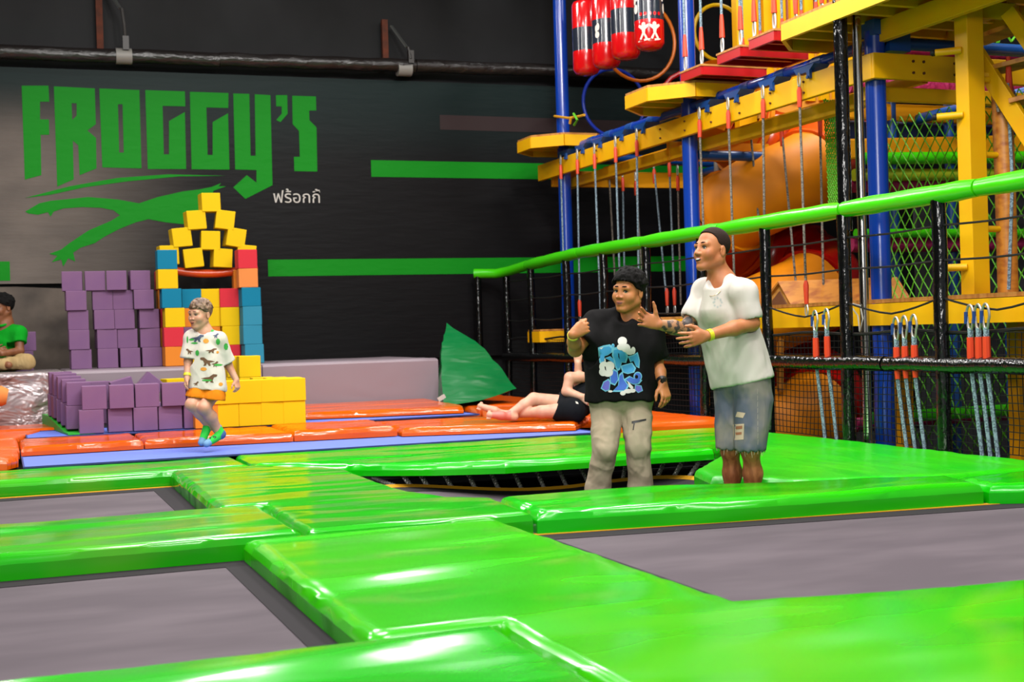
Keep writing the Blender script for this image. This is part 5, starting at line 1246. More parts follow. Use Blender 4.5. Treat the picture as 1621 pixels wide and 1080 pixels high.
    so = s_.build('shorts', DN, fg.root, 1, (0.006, (9, 9, 7), 2.0))
    decals(fg, so, [[(1160, 672), (1178, 671), (1177, 696), (1161, 697)], [(1167, 652), (1180, 654), (1176, 662), (1164, 660)]], mat('frayed_thread', (214, 190, 164), 0.9), 'ripped_patch', 0.003)
    decals(fg, so, [[(1165, 675), (1175, 674), (1175, 679), (1165, 680)], [(1164, 685), (1174, 684), (1174, 688), (1165, 689)]], mat('skin_in_rip', (176, 112, 82), 0.6), 'rip_opening', 0.005)
    decals(fg, so, [[(1199 + i * 0.1, 616 + i * 10), (1199.5 + i * 0.1, 616 + i * 10), (1199.2 + i * 0.1, 624 + i * 10), (1198.7 + i * 0.1, 624 + i * 10)] for i in range(9)], mat('seam_stitching', (196, 186, 172), 0.9), 'side_seam', 0.003)
    fm = MB(); rg = random.Random(3)
    for k_ in (kn, kf):
        for i in range(26):
            a = 2 * PI * i / 26; p = k_ + V3(0.08 * math.cos(a), 0.08 * math.sin(a), 0) ; p[2] = hb[2] - 0.03 * (p[0] - hb[0]) + 0.004; l = 0.012 + 0.03 * rg.random() ** 3
            fm.tube([tuple(p), tuple(p + V3(rg.uniform(-.006, .006), rg.uniform(-.006, .006), -l))], [0.0022, 0.001], 4)
    setp(fm.build('frayed_hem', mat('frayed_thread', (214, 190, 164), 0.9), fg.root, True, local=True), kind='stuff')
    band(fg, en, wn, 0.93, 0.034, 0.0125, BAND_Y, 'wristband')
man_white()
# ---------------------------------------------------------------- the young man in the black shirt
def man_black():
    fg = Figure('young man in black graffiti print shirt and beige trousers, looking aside', 984, 842, 7.9); J = fg.J
    SK = skin('warm_skin', (214, 140, 84), (196, 118, 66))
    v = Vox(J(880, 862, 0) + V3(0, -0.45, -0.03), J(1085, 410, 0) + V3(0, 0.35, 0.03), 0.0047)
    C = J(995, 461, -0.05); M = frame(V3(-0.6, -0.8, 0.0), V3(0.1, 0, 1)); P = head(v, C, M, 1.0, nose=0.75, chub=0.003)
    nb = J(998, 510, 0.03); v.cap(P(-0.035, 0, -0.06), nb, 0.056, 0.062, 0.03)
    sl_, sr = J(944, 514, 0.02), J(1028, 520, 0.06); v.cap(sl_, sr, 0.052, 0.052, 0.04); v.cap(nb, J(984, 620, 0.04), 0.09, 0.1, 0.05)
    hl, hr = J(962, 642, 0.04), J(1006, 642, 0.04); v.cap(hl, hr, 0.085, 0.085, 0.05)
    kl, kr = J(957, 712, -0.1), J(1011, 708, -0.08); al, ar = J(937, 824, 0.06), J(1016, 824, 0.04)
    for h_, k_, a_ in ((hl, kl, al), (hr, kr, ar)): v.cap(h_, k_, 0.07, 0.05, 0.03); v.cap(k_, a_, 0.048, 0.035, 0.03); v.cap(a_ + V3(0, 0.03, -0.045), a_ + V3(-0.02, -0.15, -0.055), 0.032, 0.027, 0.02)
    el, wl = J(911, 553, -0.1), J(907, 530, -0.29); v.cap(sl_, el, 0.046, 0.043, 0.03); v.cap(el, el * 0.5 + wl * 0.5, 0.043, 0.04, 0.02); v.cap(el * 0.5 + wl * 0.5, wl, 0.04, 0.029, 0.02)
    er, wr_ = J(1038, 572, 0.1), J(1049, 607, -0.06); v.cap(sr, er, 0.046, 0.042, 0.03); v.cap(er, er * 0.5 + wr_ * 0.5, 0.042, 0.039, 0.02); v.cap(er * 0.5 + wr_ * 0.5, wr_, 0.039, 0.027, 0.02)
    hand(v, wl, J(928, 516, -0.3) - wl, V3(-0.3, -0.9, 0.5), V3(-0.1, 0.1, 1.0), 0.175, (0.75, 1.0, 1.1, 1.15), 0.03, (0.35, 0.15))
    hand(v, wr_, J(1056, 634, -0.1) - wr_, V3(0.75, -0.6, 0.1), V3(-0.75, -0.65, 0.0), 0.175, (0.3, 0.42, 0.45, 0.5), 0.08, (0.7, 0.4))
    v.build('body', SK, fg.root, 1); face_parts(fg, P, M, 1.0, HAIR_K, 0.6, 'closed', 0.002)
    hair(fg, C, M, 1.0, HAIR_K, 0.016, 0.011, 330, [(-0.15, -0.06), (-0.07, -0.05), (-0.03, -0.005), (0.0, 0.012), (0.03, 0.022), (0.045, 0.04), (0.06, 0.055), (0.09, 0.062), (0.15, 0.066)], top_=0.004)
    t = Vox(J(885, 655, 0) + V3(0, -0.4, -0.03), J(1075, 478, 0) + V3(0, 0.4, 0.04), 0.0058)
    cl, cr = J(960, 548, 0.02), J(1010, 548, 0.05); bl, br = J(963, 632, 0.03), J(1003, 632, 0.04)
    t.cap(sl_ + V3(-0.01, 0, 0), sr + V3(0.01, 0, 0), 0.074, 0.074, 0.05); t.cap(cl, bl, 0.128, 0.14, 0.06); t.cap(cr, br, 0.125, 0.135, 0.06); t.cap(cl, cr, 0.13, 0.13, 0.05); t.cap(bl, br, 0.13, 0.13, 0.04); t.cap(J(994, 506, 0.02), J(988, 540, 0.02), 0.08, 0.11, 0.04); t.cap(J(1003, 500, 0.04), sr, 0.056, 0.064, 0.03); t.cap(J(983, 499, 0.03), sl_, 0.056, 0.066, 0.03); t.cap(J(987, 518, -0.05), J(986, 545, -0.05), 0.06, 0.08, 0.05)
    t.cap(sl_, sl_ * 0.15 + el * 0.85 + V3(0.03, 0, 0), 0.075, 0.084, 0.04); t.cap(sr, sr * 0.15 + er * 0.85, 0.075, 0.08, 0.04)
    p1, d1 = sl_ * 0.2 + el * 0.8 + V3(0.03, 0, 0), nrm(el - sl_); p2, d2 = sr * 0.1 + er * 0.9, nrm(er - sr)
    t.field(lambda X, Y, Z: np.maximum(np.minimum((X - p1[0]) * d1[0] + (Y - p1[1]) * d1[1] + (Z - p1[2]) * d1[2], 0.13 - np.sqrt((X - p1[0] - 0.05 * d1[0]) ** 2 + (Y - p1[1]) ** 2 + (Z - p1[2] - 0.05 * d1[2]) ** 2)), np.minimum((X - p2[0]) * d2[0] + (Y - p2[1]) * d2[1] + (Z - p2[2]) * d2[2], 0.13 - np.sqrt((X - p2[0] - 0.05 * d2[0]) ** 2 + (Y - p2[1]) ** 2 + (Z - p2[2] - 0.05 * d2[2]) ** 2))))
    hz = J(984, 633, 0); t.field(lambda X, Y, Z: hz[2] + 0.012 * np.cos((X - hz[0]) * 9) - 0.012 + 0.03 * np.abs(X - hz[0]) + 0.004 * np.sin(X * 60) - Z + 0 * Y)
    t.cap(J(988, 500, -0.09), P(-0.03, 0, -0.07), 0.046, 0.058, 0.01, 'sub'); t.cap(J(996, 505, 0.0), P(-0.03, 0, -0.06), 0.062, 0.064, 0.01, 'sub'); t.cap(el * 0.6 + sl_ * 0.4, el, 0.055, 0.07, 0.006, 'sub'); t.cap(er * 0.7 + sr * 0.3, er, 0.056, 0.06, 0.006, 'sub')
    BT = cloth('black_cotton', (22, 21, 22), (30, 29, 30), 0.6, (8, 8, 3.5)); to = t.build('shirt', BT, fg.root, 1, (0.009, (7, 7, 3.0), 3.0))
    K = lambda L: [(920 + a / 6.75, 500 + b / 6.75) for a, b in L]
    blues = [[(190,350),(240,330),(300,320),(330,345),(325,390),(280,420),(250,430),(245,480),(240,520),(205,490),(195,420)], [(345,360),(400,350),(470,390),(490,440),(470,500),(430,495),(415,560),(390,575),(370,540),(360,480),(340,430)],
             [(510,440),(560,425),(600,400),(620,480),(615,550),(585,535),(560,480),(532,495)], [(430,540),(480,525),(540,510),(575,560),(560,600),(500,615),(450,600)], [(262,455),(310,438),(350,470),(350,515),(310,480)],
             [(310,640),(350,580),(385,600),(395,680),(360,735),(315,715)], [(470,680),(520,650),(560,670),(640,690),(610,725),(560,730),(500,705)], [(408,640),(440,610),(455,680),(500,745),(470,800),(345,800),(400,740)]]
    circles = [circ(340, 322, 17, 24), circ(605, 650, 46, 52)]; purp = [[(215,775),(240,710),(290,680),(310,710),(300,790),(260,805)], [(580,740),(640,750),(655,800),(610,820),(575,790)]]
    edge = mat('pale_cyan_print', (120, 206, 240), 0.7); b1 = mat('sky_blue_print', (60, 168, 232), 0.7); b2 = mat('cobalt_print', (60, 112, 222), 0.7); pu = mat('violet_print', (112, 110, 224), 0.7); wh = mat('cloud_white_print', (238, 234, 230), 0.7)
    blues = [shrink(p, 1.16) for p in blues]; purp = [shrink(p, 1.12) for p in purp]
    decals(fg, to, [K(p) for p in blues + circles + purp], edge, 'graffiti_outline', 0.003)
    decals(fg, to, [shrink(K(p), 0.8) for p in blues[:5]] + [shrink(K(circles[0]), 0.6)], b1, 'graffiti_letter', 0.0055)
    decals(fg, to, [shrink(K(p), 0.8) for p in blues[5:]] + [shrink(K(circles[1]), 0.78)], b2, 'graffiti_letter', 0.0055); decals(fg, to, [shrink(K(p), 0.8) for p in purp], pu, 'graffiti_letter', 0.0055)
    decals(fg, to, [K(circ(592, 652, 17, 20)), K([(395, 400), (405, 405), (412, 470), (398, 440)]), K([(250, 540), (262, 545), (268, 590), (255, 575)])], BT, 'graffiti_gap', 0.008)
    decals(fg, to, [K(circ(*c)) for c in ((440, 272, 50, 48), (425, 335, 44, 34), (478, 345, 48, 46), (520, 385, 44, 34), (556, 372, 24, 40), (245, 545, 52, 56), (305, 540, 52, 52), (285, 605, 56, 48), (235, 600, 44, 46), (446, 828, 30, 24), (500, 806, 44, 24), (548, 800, 34, 22), (312, 808, 24, 12))] + [K([(494, 694), (560, 765), (540, 790), (510, 760)]), K([(250, 452), (262, 470), (258, 540), (246, 500)]), K([(195, 345), (240, 335), (215, 360)])], wh, 'cloud_print', 0.0065)
    p = Vox(J(900, 870, 0) + V3(0, -0.42, -0.02), J(1060, 612, 0) + V3(0, 0.4, 0), 0.0058)
    p.cap(J(962, 634, 0.04), J(1002, 634, 0.04), 0.112, 0.112, 0.05)
    for h_, k_, a_, q in ((hl, kl, al, 0), (hr, kr, ar, 1)):
        p.cap(h_, k_, 0.1, 0.07, 0.02); p.cap(k_ + V3(0, 0.015, 0), k_ * 0.45 + a_ * 0.55, 0.07, 0.068, 0.02); p.cap(k_ * 0.45 + a_ * 0.55, a_, 0.068, 0.066, 0.02)
    BG = cloth('beige_canvas', (196, 180, 156), (182, 164, 140), 0.9, (10, 10, 6)); po = p.build('trousers', BG, fg.root, 1, (0.011, (7, 7, 9), 3.0))
    decals(fg, po, [[(1000, 667), (1023, 663), (1023, 666), (1000, 671)], [(1003, 670), (1005, 670), (1003, 681), (1001.5, 681)]], mat('black_zip', (26, 24, 26), 0.5), 'zip_pocket', 0.004)
    band(fg, el, wl, 0.95, 0.034, 0.008, BAND_Y, 'wristband')
    band(fg, er, wr_, 0.9, 0.033, 0.012, mat('black_watch_strap', (24, 22, 22), 0.4), 'watch')
    q = er * 0.1 + wr_ * 0.9; MB().cyl(tuple(q + V3(0.0, -0.03, 0.0)), tuple(q + V3(0.006, -0.042, 0)), 0.017, 14).build('watch_face', mat('watch_glass', (40, 34, 32), 0.15), fg.root, True, local=True)
man_black()
# ---------------------------------------------------------------- the jumping child
def child():
    fg = Figure('small child in white dinosaur tee and orange shorts jumping by the orange pads', 330, 704, 10.6); J = fg.J
    SK = skin('fair_skin', (230, 172, 142), (222, 152, 122))
    v = Vox(J(270, 715, 0) + V3(0, -0.3, -0.03), J(400, 462, 0) + V3(0, 0.3, 0.03), 0.0045)
    C = J(317, 497, -0.02); M = frame(V3(-0.52, -0.84, -0.06), V3(0.04, 0, 1)); sc = 0.95; P = head(v, C, M, sc, nose=0.5, jaw=0.8, chub=0.002)
    nb = J(323, 528, 0.02); v.cap(P(-0.03, 0, -0.06), nb, 0.042, 0.046, 0.02)
    a, b = J(304, 535, 0), J(346, 538, 0.02); v.cap(a, b, 0.04, 0.04, 0.03); v.cap(nb, J(328, 605, 0.02), 0.075, 0.08, 0.04)
    hl, hr = J(316, 618, 0.02), J(337, 622, 0.02); v.cap(hl, hr, 0.07, 0.07, 0.03)
    kl, kr = J(303, 641, -0.12), J(323, 646, -0.12); al, ar = J(331, 674, 0.02), J(344, 680, 0.0)
    for h_, k_, a_ in ((hl, kl, al), (hr, kr, ar)):
        v.cap(h_, k_, 0.062, 0.05, 0.02); v.cap(k_, k_ * 0.6 + a_ * 0.4 + V3(0.01, 0.01, 0), 0.046, 0.047, 0.02); v.cap(k_ * 0.6 + a_ * 0.4 + V3(0.01, 0.01, 0), a_, 0.047, 0.033, 0.02)
    tl, tr_ = J(319, 701, -0.08), J(327, 703, -0.12); v.cap(al, tl, 0.033, 0.022, 0.02); v.cap(ar + V3(0.03, 0, -0.04), tr_, 0.03, 0.022, 0.02); v.cap(ar, ar + V3(0.03, 0, -0.04), 0.034, 0.03, 0.02)
    e1, w1 = J(298, 572, -0.02), J(296, 599, -0.08); v.cap(a, e1, 0.034, 0.032, 0.02); v.cap(e1, w1, 0.032, 0.024, 0.02); hand(v, w1, J(291, 616, -0.1) - w1, V3(-1, 0, 0.2), V3(0.3, -1, 0), 0.115, (0.4, 0.45, 0.5, 0.5), 0.06, (0.7, 0.4))
    e2, w2 = J(361, 577, 0.1), J(374, 602, 0.08); v.cap(b, e2, 0.034, 0.032, 0.02); v.cap(e2, w2, 0.032, 0.024, 0.02); hand(v, w2, J(377, 618, 0.06) - w2, V3(0.9, -0.4, 0.2), V3(-0.5, -0.8, 0), 0.125, (0.4, 0.5, 0.5, 0.55), 0.08, (0.8, 0.5))
    v.build('body', SK, fg.root, 1); face_parts(fg, P, M, sc, HAIR_B, 0.4, 'closed', 0.003)
    hair(fg, C, M, sc, HAIR_B, 0.009, 0.0055, 260, [(-0.15, -0.055), (-0.07, -0.045), (-0.035, 0.0), (-0.005, 0.015), (0.025, 0.024), (0.045, 0.04), (0.06, 0.05), (0.09, 0.05), (0.15, 0.054)], top_=0.002)
    t = Vox(J(275, 640, 0) + V3(0, -0.3, -0.02), J(395, 515, 0) + V3(0, 0.35, 0.03), 0.005)
    t.cap(a, b, 0.055, 0.055, 0.03); t.cap(J(318, 560, 0), J(317, 612, 0.01), 0.085, 0.1, 0.04); t.cap(J(334, 560, 0.02), J(337, 614, 0.02), 0.09, 0.112, 0.04); t.cap(J(314, 529, 0.01), a, 0.044, 0.05, 0.03); t.cap(J(332, 529, 0.02), b, 0.044, 0.05, 0.03); t.cap(J(321, 535, -0.03), J(323, 552, -0.01), 0.055, 0.08, 0.03)
    t.cap(a, a * 0.1 + e1 * 0.9, 0.058, 0.066, 0.03); t.cap(b, b * 0.1 + e2 * 0.9, 0.058, 0.068, 0.03)
    p1, d1 = a * 0.12 + e1 * 0.88, nrm(e1 - a); p2, d2 = b * 0.12 + e2 * 0.88, nrm(e2 - b)
    t.field(lambda X, Y, Z: np.maximum(np.minimum((X - p1[0]) * d1[0] + (Y - p1[1]) * d1[1] + (Z - p1[2]) * d1[2], 0.085 - np.sqrt((X - p1[0]) ** 2 + (Y - p1[1]) ** 2 + (Z - p1[2]) ** 2)), np.minimum((X - p2[0]) * d2[0] + (Y - p2[1]) * d2[1] + (Z - p2[2]) * d2[2], 0.095 - np.sqrt((X - p2[0]) ** 2 + (Y - p2[1]) ** 2 + (Z - p2[2]) ** 2))))
    hz = J(326, 616, 0); t.field(lambda X, Y, Z: hz[2] - 0.14 * (X - hz[0]) + 0.004 * np.sin(X * 70) - Z + 0 * Y)
    t.cap(J(321, 524, -0.05), P(-0.03, 0, -0.07), 0.036, 0.046, 0.008, 'sub'); t.cap(J(323, 528, 0.0), P(-0.03, 0, -0.06), 0.046, 0.05, 0.008, 'sub'); t.cap(e1 * 0.7 + a * 0.3, e1, 0.042, 0.046, 0.005, 'sub'); t.cap(e2 * 0.7 + b * 0.3, e2, 0.042, 0.046, 0.005, 'sub')
    to = t.build('shirt', cloth('cream_cotton', (240, 230, 220), (232, 220, 208), 0.5, (10, 10, 5)), fg.root, 1, (0.006, (9, 9, 3.5), 3.0))
    Kz = lambda L: [(230 + x / 4.5, 460 + y / 4.5) for x, y in L]
    rex = [(0, 0.1), (0.25, 0.0), (0.5, -0.05), (0.75, -0.35), (1.0, -0.3), (0.98, -0.1), (0.8, 0.0), (0.72, 0.3), (0.78, 0.55), (0.6, 0.5), (0.55, 0.25), (0.4, 0.55), (0.28, 0.5), (0.35, 0.2)]
    sh = lambda x, y, w_, h, f=1: Kz([(x + (u if f > 0 else 1 - u) * w_, y + q * h) for u, q in rex])
    decals(fg, to, [sh(318, 335, 100, 60), sh(478, 318, 45, 40)], mat('slate_dino_print', (74, 84, 112), 0.8), 'dinosaur_print', 0.003)
    decals(fg, to, [sh(290, 430, 52, 45, -1), sh(425, 425, 85, 40), sh(390, 500, 108, 70, -1), sh(395, 620, 118, 70), sh(555, 590, 30, 55), sh(340, 660, 40, 34), sh(470, 520, 50, 45)], mat('brown_dino_print', (112, 74, 44), 0.8), 'dinosaur_print', 0.003)
    decals(fg, to, [Kz(circ(x, y, w_, h, 7)) for x, y, w_, h in ((518, 365, 16, 24), (370, 445, 14, 22), (330, 350, 20, 8), (440, 640, 40, 7), (520, 530, 34, 8), (475, 285, 20, 9), (580, 610, 9, 20), (575, 400, 16, 26), (350, 375, 26, 7), (300, 350, 6, 26))], mat('leaf_green_print', (58, 178, 66), 0.8), 'leaf_print', 0.0035)
    decals(fg, to, [Kz(circ(x, y, w_, h, 7)) for x, y, w_, h in ((432, 360, 22, 18), (415, 560, 24, 14), (538, 668, 16, 14), (515, 440, 10, 10))], mat('orange_leaf_print', (244, 160, 50), 0.8), 'leaf_print', 0.0035)
    s_ = Vox(J(285, 645, 0) + V3(0, -0.3, -0.02), J(365, 598, 0) + V3(0, 0.3, 0), 0.005)
    s_.cap(J(318, 612, 0.02), J(336, 614, 0.02), 0.09, 0.09, 0.03); s_.cap(hl, kl * 0.6 + hl * 0.4, 0.084, 0.08, 0.02); s_.cap(hr + V3(0.01, 0, 0), kr * 0.6 + hr * 0.4 + V3(0.05, 0, 0), 0.086, 0.088, 0.02); z = J(325, 629.5, 0)
    s_.field(lambda X, Y, Z: z[2] - 0.16 * (X - z[0]) - Z + 0 * Y); s_.build('shorts', cloth('orange_cotton', (226, 132, 24), (206, 110, 14), 0.6), fg.root, 1, (0.006, (12, 12, 6), 2.0))
    GS = mat('neon_green_sock', (30, 214, 64), 0.8); LB = mat('pale_blue_knit', (120, 170, 214), 0.8)
    for a_, tl_, hl_, in ((al, tl, None), (ar, tr_, ar + V3(0.03, 0, -0.04))):
        k = Vox(np.minimum(a_, tl_) - 0.09, np.maximum(a_, tl_) + 0.09, 0.0045)
        if hl_ is None: k.cap(a_ + V3(-0.005, 0, 0.01), tl_, 0.038, 0.028, 0.01)
        else: k.cap(a_ + V3(0, 0, 0.01), hl_, 0.038, 0.036, 0.015); k.cap(hl_, tl_, 0.036, 0.028, 0.015)
        so = k.build('sock', GS, fg.root, 1); dd = nrm(tl_ - (hl_ if hl_ is not None else a_))
        tint(so, LB, [(tl_ - dd * 0.03, tl_ + dd * 0.06, 0.06), (a_ + V3(0, 0, 0.022), a_ + V3(0, 0, 0.08), 0.07)])
        if hl_ is not None: tint(so, mat('blue_heel', (60, 104, 160), 0.8), [(hl_ + V3(0.012, 0, 0), hl_ + V3(0.08, 0, -0.03), 0.05)])
    decals(fg, so, [[(332, 691), (335, 690), (334, 695), (331, 695)], [(336, 691), (340, 690), (338, 694)], [(340, 690), (343, 692), (339, 695)]], mat('sock_print', (10, 60, 30), 0.8), 'sock_print', 0.003)
    band(fg, e1, w1, 0.8, 0.03, 0.011, BAND_Y, 'wristband')
child()
# ---------------------------------------------------------------- the person lying on the orange pads
def lying():
    fg = Figure('person in black shorts lying on the orange pad with bare feet out', 850, 662, 11.85); J = fg.J
    SK = skin('rosy_skin', (232, 178, 148), (226, 156, 130))
    v = Vox(J(745, 672, 0) + V3(0, -0.25, -0.03), J(990, 535, 0) + V3(0, 0.55, 0.03), 0.0055)
    h1, h2 = J(912, 642, 0.1), J(908, 650, -0.04); v.cap(h1, h2, 0.1, 0.09, 0.04)
    k1, a1 = J(845, 632, 0.06), J(808, 655, -0.02); v.cap(h1, k1, 0.082, 0.058, 0.03); v.cap(k1, k1 * 0.6 + a1 * 0.4, 0.055, 0.05, 0.02); v.cap(k1 * 0.6 + a1 * 0.4, a1, 0.05, 0.034, 0.02)
    k2, a2 = J(857, 652, -0.05), J(800, 656, 0.12); v.cap(h2, k2, 0.082, 0.055, 0.03); v.cap(k2, a2, 0.052, 0.034, 0.02)
    def foot(a, t, sole):
        d = nrm(t - a); up_ = nrm(sole); v.cap(a - up_ * 0.02 + V3(0.02, 0, -0.005), a + d * 0.12 - up_ * 0.01, 0.036, 0.036, 0.02); v.cap(a + d * 0.1, t, 0.038, 0.026, 0.02)
        sd = nrm(np.cross(d, up_))
        for i in range(5): v.cap(t + sd * (i - 2) * 0.017 - d * 0.01, t + sd * (i - 2) * 0.017 + d * (0.02 - 0.004 * i), 0.0095, 0.008, 0.005)
    foot(a1 + V3(0.02, -0.02, -0.02), J(774, 657, -0.1), V3(0.15, -1, 0.3)); foot(a2, J(760, 643, 0.1), V3(0.3, -1, 0.4))
    sh1, sh2 = J(938, 598, 0.1), J(955, 600, 0.38); v.cap(J(915, 640, 0.08), J(948, 602, 0.25), 0.11, 0.12, 0.05); v.cap(sh1, sh2, 0.06, 0.06, 0.05)
    e1, w1 = J(897, 620, 0.02), J(920, 628, -0.08); v.cap(sh1 * 0.5 + J(903, 596, 0.05) * 0.5, J(902, 598, 0.04), 0.05, 0.048, 0.03); v.cap(J(902, 598, 0.04), e1, 0.048, 0.045, 0.02); v.cap(e1, w1, 0.043, 0.03, 0.02)
    hand(v, w1, J(930, 634, -0.1) - w1, V3(0.2, -1, 0.3), V3(0.3, 0, 1), 0.17, (0.35, 0.4, 0.5, 0.5), 0.08, (0.8, 0.4))
    e2, w2 = J(916, 620, 0.16), J(915, 575, 0.12); v.cap(sh2 * 0.4 + sh1 * 0.6, e2, 0.045, 0.043, 0.02); v.cap(e2, e2 * 0.6 + w2 * 0.4, 0.043, 0.042, 0.02); v.cap(e2 * 0.6 + w2 * 0.4, w2, 0.042, 0.03, 0.02)
    hand(v, w2, V3(0.05, -0.05, 1), V3(-0.3, -0.9, 0.1), V3(-0.9, 0.2, 0.2), 0.165, (1.1, 1.2, 1.2, 1.2), 0.02, (0.3, 0.1))
    C = J(958, 566, 0.25); M = frame(V3(-0.85, -0.45, 0.1), V3(-0.05, 0, 1)); P = head(v, C, M, 1.0); v.cap(P(-0.03, 0, -0.06), J(950, 600, 0.25), 0.055, 0.06, 0.03)
    bo = v.build('body', SK, fg.root, 1); face_parts(fg, P, M, 1.0, HAIR_D)
    tint(bo, mat('pink_sole_skin', (232, 128, 112), 0.5), [(a1 + V3(0, -0.02, -0.02), J(778, 657, -0.1), 0.05)])
    hair(fg, C, M, 1.0, HAIR_D, 0.018, 0.012, 40, [(-0.15, -0.1), (-0.07, -0.09), (-0.03, -0.03), (0.0, 0.01), (0.03, 0.03), (0.06, 0.06), (0.15, 0.07)])
    s_ = Vox(J(870, 668, 0) + V3(0, -0.3, -0.02), J(960, 612, 0) + V3(0, 0.45, 0), 0.006); s_.cap(h1, h2, 0.125, 0.112, 0.05); s_.cap(h1, h1 * 0.45 + k1 * 0.55, 0.115, 0.1, 0.03); s_.cap(h2, h2 * 0.6 + k2 * 0.4, 0.11, 0.1, 0.03)
    q1, n1 = h1 * 0.52 + k1 * 0.48, nrm(k1 - h1 + V3(0, 0, 0.1)); s_.cut(q1, n1)
    so = s_.build('shorts', cloth('black_jersey', (28, 30, 36), (22, 24, 28), 0.6), fg.root, 1); decals(fg, so, [[(911, 635), (915, 637), (916, 640), (912, 639)]], WHITE, 'small_tag', 0.004)
    t = Vox(J(895, 668, 0) + V3(0, -0.3, -0.02), J(985, 575, 0) + V3(0, 0.6, 0), 0.0065); t.cap(J(917, 638, 0.1), J(948, 604, 0.25), 0.135, 0.135, 0.05); t.cap(sh1, sh2, 0.075, 0.075, 0.05); t.build('vest', cloth('black_jersey', (28, 30, 36)), fg.root, 1)
lying()
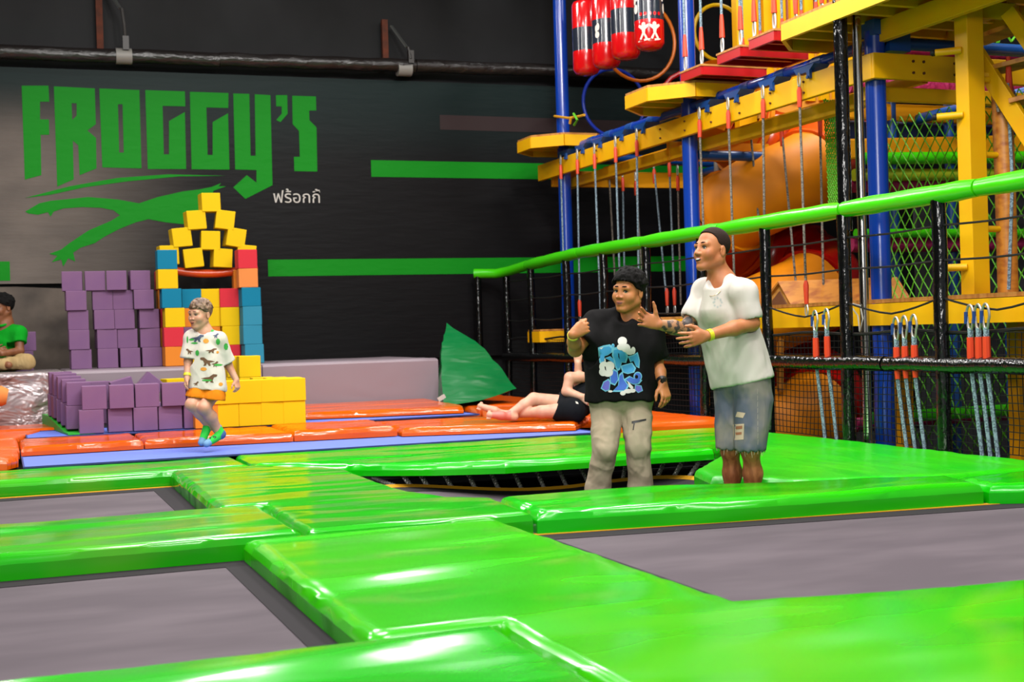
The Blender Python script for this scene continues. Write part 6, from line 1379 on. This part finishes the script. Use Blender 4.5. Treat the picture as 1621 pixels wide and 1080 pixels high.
# ---------------------------------------------------------------- the attendant sitting on the bench
def sitting():
    fg = Figure('attendant in green polo shirt sitting cross-legged on the bench against the wall', 0, 582, 14.3); J = fg.J
    SK = skin('brown_skin', (150, 94, 60), (128, 76, 46))
    v = Vox(J(-75, 590, 0) + V3(0, -0.45, -0.03), J(70, 455, 0) + V3(0, 0.3, 0.03), 0.006)
    C = J(4, 486, 0); M = frame(V3(-0.55, -0.8, -0.12), V3(0.02, 0, 1)); P = head(v, C, M, 1.12); nb = J(6, 515, 0.05); v.cap(P(-0.03, 0, -0.06), nb, 0.06, 0.065, 0.03)
    a, b = J(-27, 527, 0.02), J(30, 528, 0.02); v.cap(a, b, 0.06, 0.06, 0.04); v.cap(nb, J(0, 570, 0.08), 0.11, 0.12, 0.05)
    hl, hr = J(-12, 572, 0.06), J(12, 572, 0.06); kl, kr = J(-48, 572, -0.18), J(44, 573, -0.18); al, ar = J(14, 578, -0.3), J(-14, 577, -0.24)
    for h_, k_, a_ in ((hl, kl, al), (hr, kr, ar)): v.cap(h_, k_, 0.075, 0.055, 0.03); v.cap(k_, a_, 0.05, 0.036, 0.02)
    e1, w1 = J(31, 556, -0.06), J(3, 560, -0.28); v.cap(b, e1, 0.05, 0.046, 0.03); v.cap(e1, w1, 0.046, 0.03, 0.02); hand(v, w1, V3(-1, -0.1, 0.25), V3(0, -0.8, 0.6), V3(0.2, 0, 1), 0.18, (0.4, 0.5, 0.5, 0.5), 0.06)
    e2, w2 = J(-34, 556, -0.06), J(-10, 560, -0.24); v.cap(a, e2, 0.05, 0.046, 0.03); v.cap(e2, w2, 0.046, 0.03, 0.02); hand(v, w2, V3(1, -0.1, 0.3), V3(0, -0.8, 0.6), V3(-0.2, 0, 1), 0.18, (0.4, 0.5, 0.5, 0.5), 0.06)
    v.build('body', SK, fg.root, 1); face_parts(fg, P, M, 1.12, HAIR_K)
    hair(fg, C, M, 1.12, HAIR_K, 0.018, 0.012, 50, [(-0.15, -0.06), (-0.07, -0.05), (-0.03, 0.0), (0.0, 0.01), (0.03, 0.025), (0.06, 0.045), (0.09, 0.05), (0.15, 0.052)], 0.006)
    t = Vox(J(-75, 590, 0) + V3(0, -0.35, -0.02), J(70, 505, 0) + V3(0, 0.35, 0.03), 0.0065); t.cap(a, b, 0.085, 0.085, 0.05); t.cap(J(-10, 545, 0.04), J(-8, 572, 0.08), 0.14, 0.14, 0.05); t.cap(J(12, 545, 0.04), J(10, 572, 0.08), 0.14, 0.14, 0.05)
    for s0, e0 in ((a, e1 * 0 + e2), (b, e1)): t.cap(s0, s0 * 0.45 + e0 * 0.55, 0.08, 0.078, 0.03)
    p2, d2 = b * 0.45 + e1 * 0.55, nrm(e1 - b); p1, d1 = a * 0.45 + e2 * 0.55, nrm(e2 - a)
    t.field(lambda X, Y, Z: np.maximum(np.minimum((X - p2[0]) * d2[0] + (Y - p2[1]) * d2[1] + (Z - p2[2]) * d2[2], 0.13 - np.sqrt((X - p2[0]) ** 2 + (Y - p2[1]) ** 2 + (Z - p2[2]) ** 2)), np.minimum((X - p1[0]) * d1[0] + (Y - p1[1]) * d1[1] + (Z - p1[2]) * d1[2], 0.13 - np.sqrt((X - p1[0]) ** 2 + (Y - p1[1]) ** 2 + (Z - p1[2]) ** 2))))
    t.cap(J(6, 516, 0.06), a, 0.06, 0.07, 0.03); t.cap(J(6, 516, 0.06), b, 0.06, 0.07, 0.03); t.cap(nb + V3(-0.01, -0.04, 0.01), P(-0.02, 0, -0.06), 0.066, 0.07, 0.01, 'sub'); gm = cloth('green_pique', (18, 168, 40), (12, 140, 30), 0.5); t.build('polo_shirt', gm, fg.root, 1)
    MB().tube([tuple(nb + V3(-0.02 + 0.085 * math.cos(x), -0.045 + 0.085 * math.sin(x), 0.02 - 0.03 * max(0, -math.sin(x)))) for x in np.linspace(0, 2 * PI, 20, endpoint=False)], 0.014, 8, True).build('collar', gm, fg.root, True, local=True)
    p = Vox(J(-80, 590, 0) + V3(0, -0.5, -0.03), J(75, 550, 0) + V3(0, 0.35, 0.03), 0.0065); p.cap(J(-10, 574, 0.06), J(10, 574, 0.06), 0.11, 0.11, 0.05)
    for h_, k_, a_ in ((hl, kl, al), (hr, kr, ar)): p.cap(h_, k_, 0.1, 0.078, 0.03); p.cap(k_, k_ * 0.15 + a_ * 0.85, 0.072, 0.056, 0.03)
    p.build('trousers', cloth('khaki_cotton', (206, 178, 128), (186, 156, 106), 0.7), fg.root, 1, (0.009, (9, 9, 9), 2.0))
sitting()
for k, lab in ((0, 'purple foam cube beside the sitting attendant, lower one'), (1, 'purple foam cube beside the sitting attendant, upper one leaning on the wall')):
    q = at_y(36, 545, 15.6); cube('purple', q[0] + 0.02 * k, 15.7, BZ + k * (S + 0.001), lab, 'cubes by the attendant', 0.15 * k)
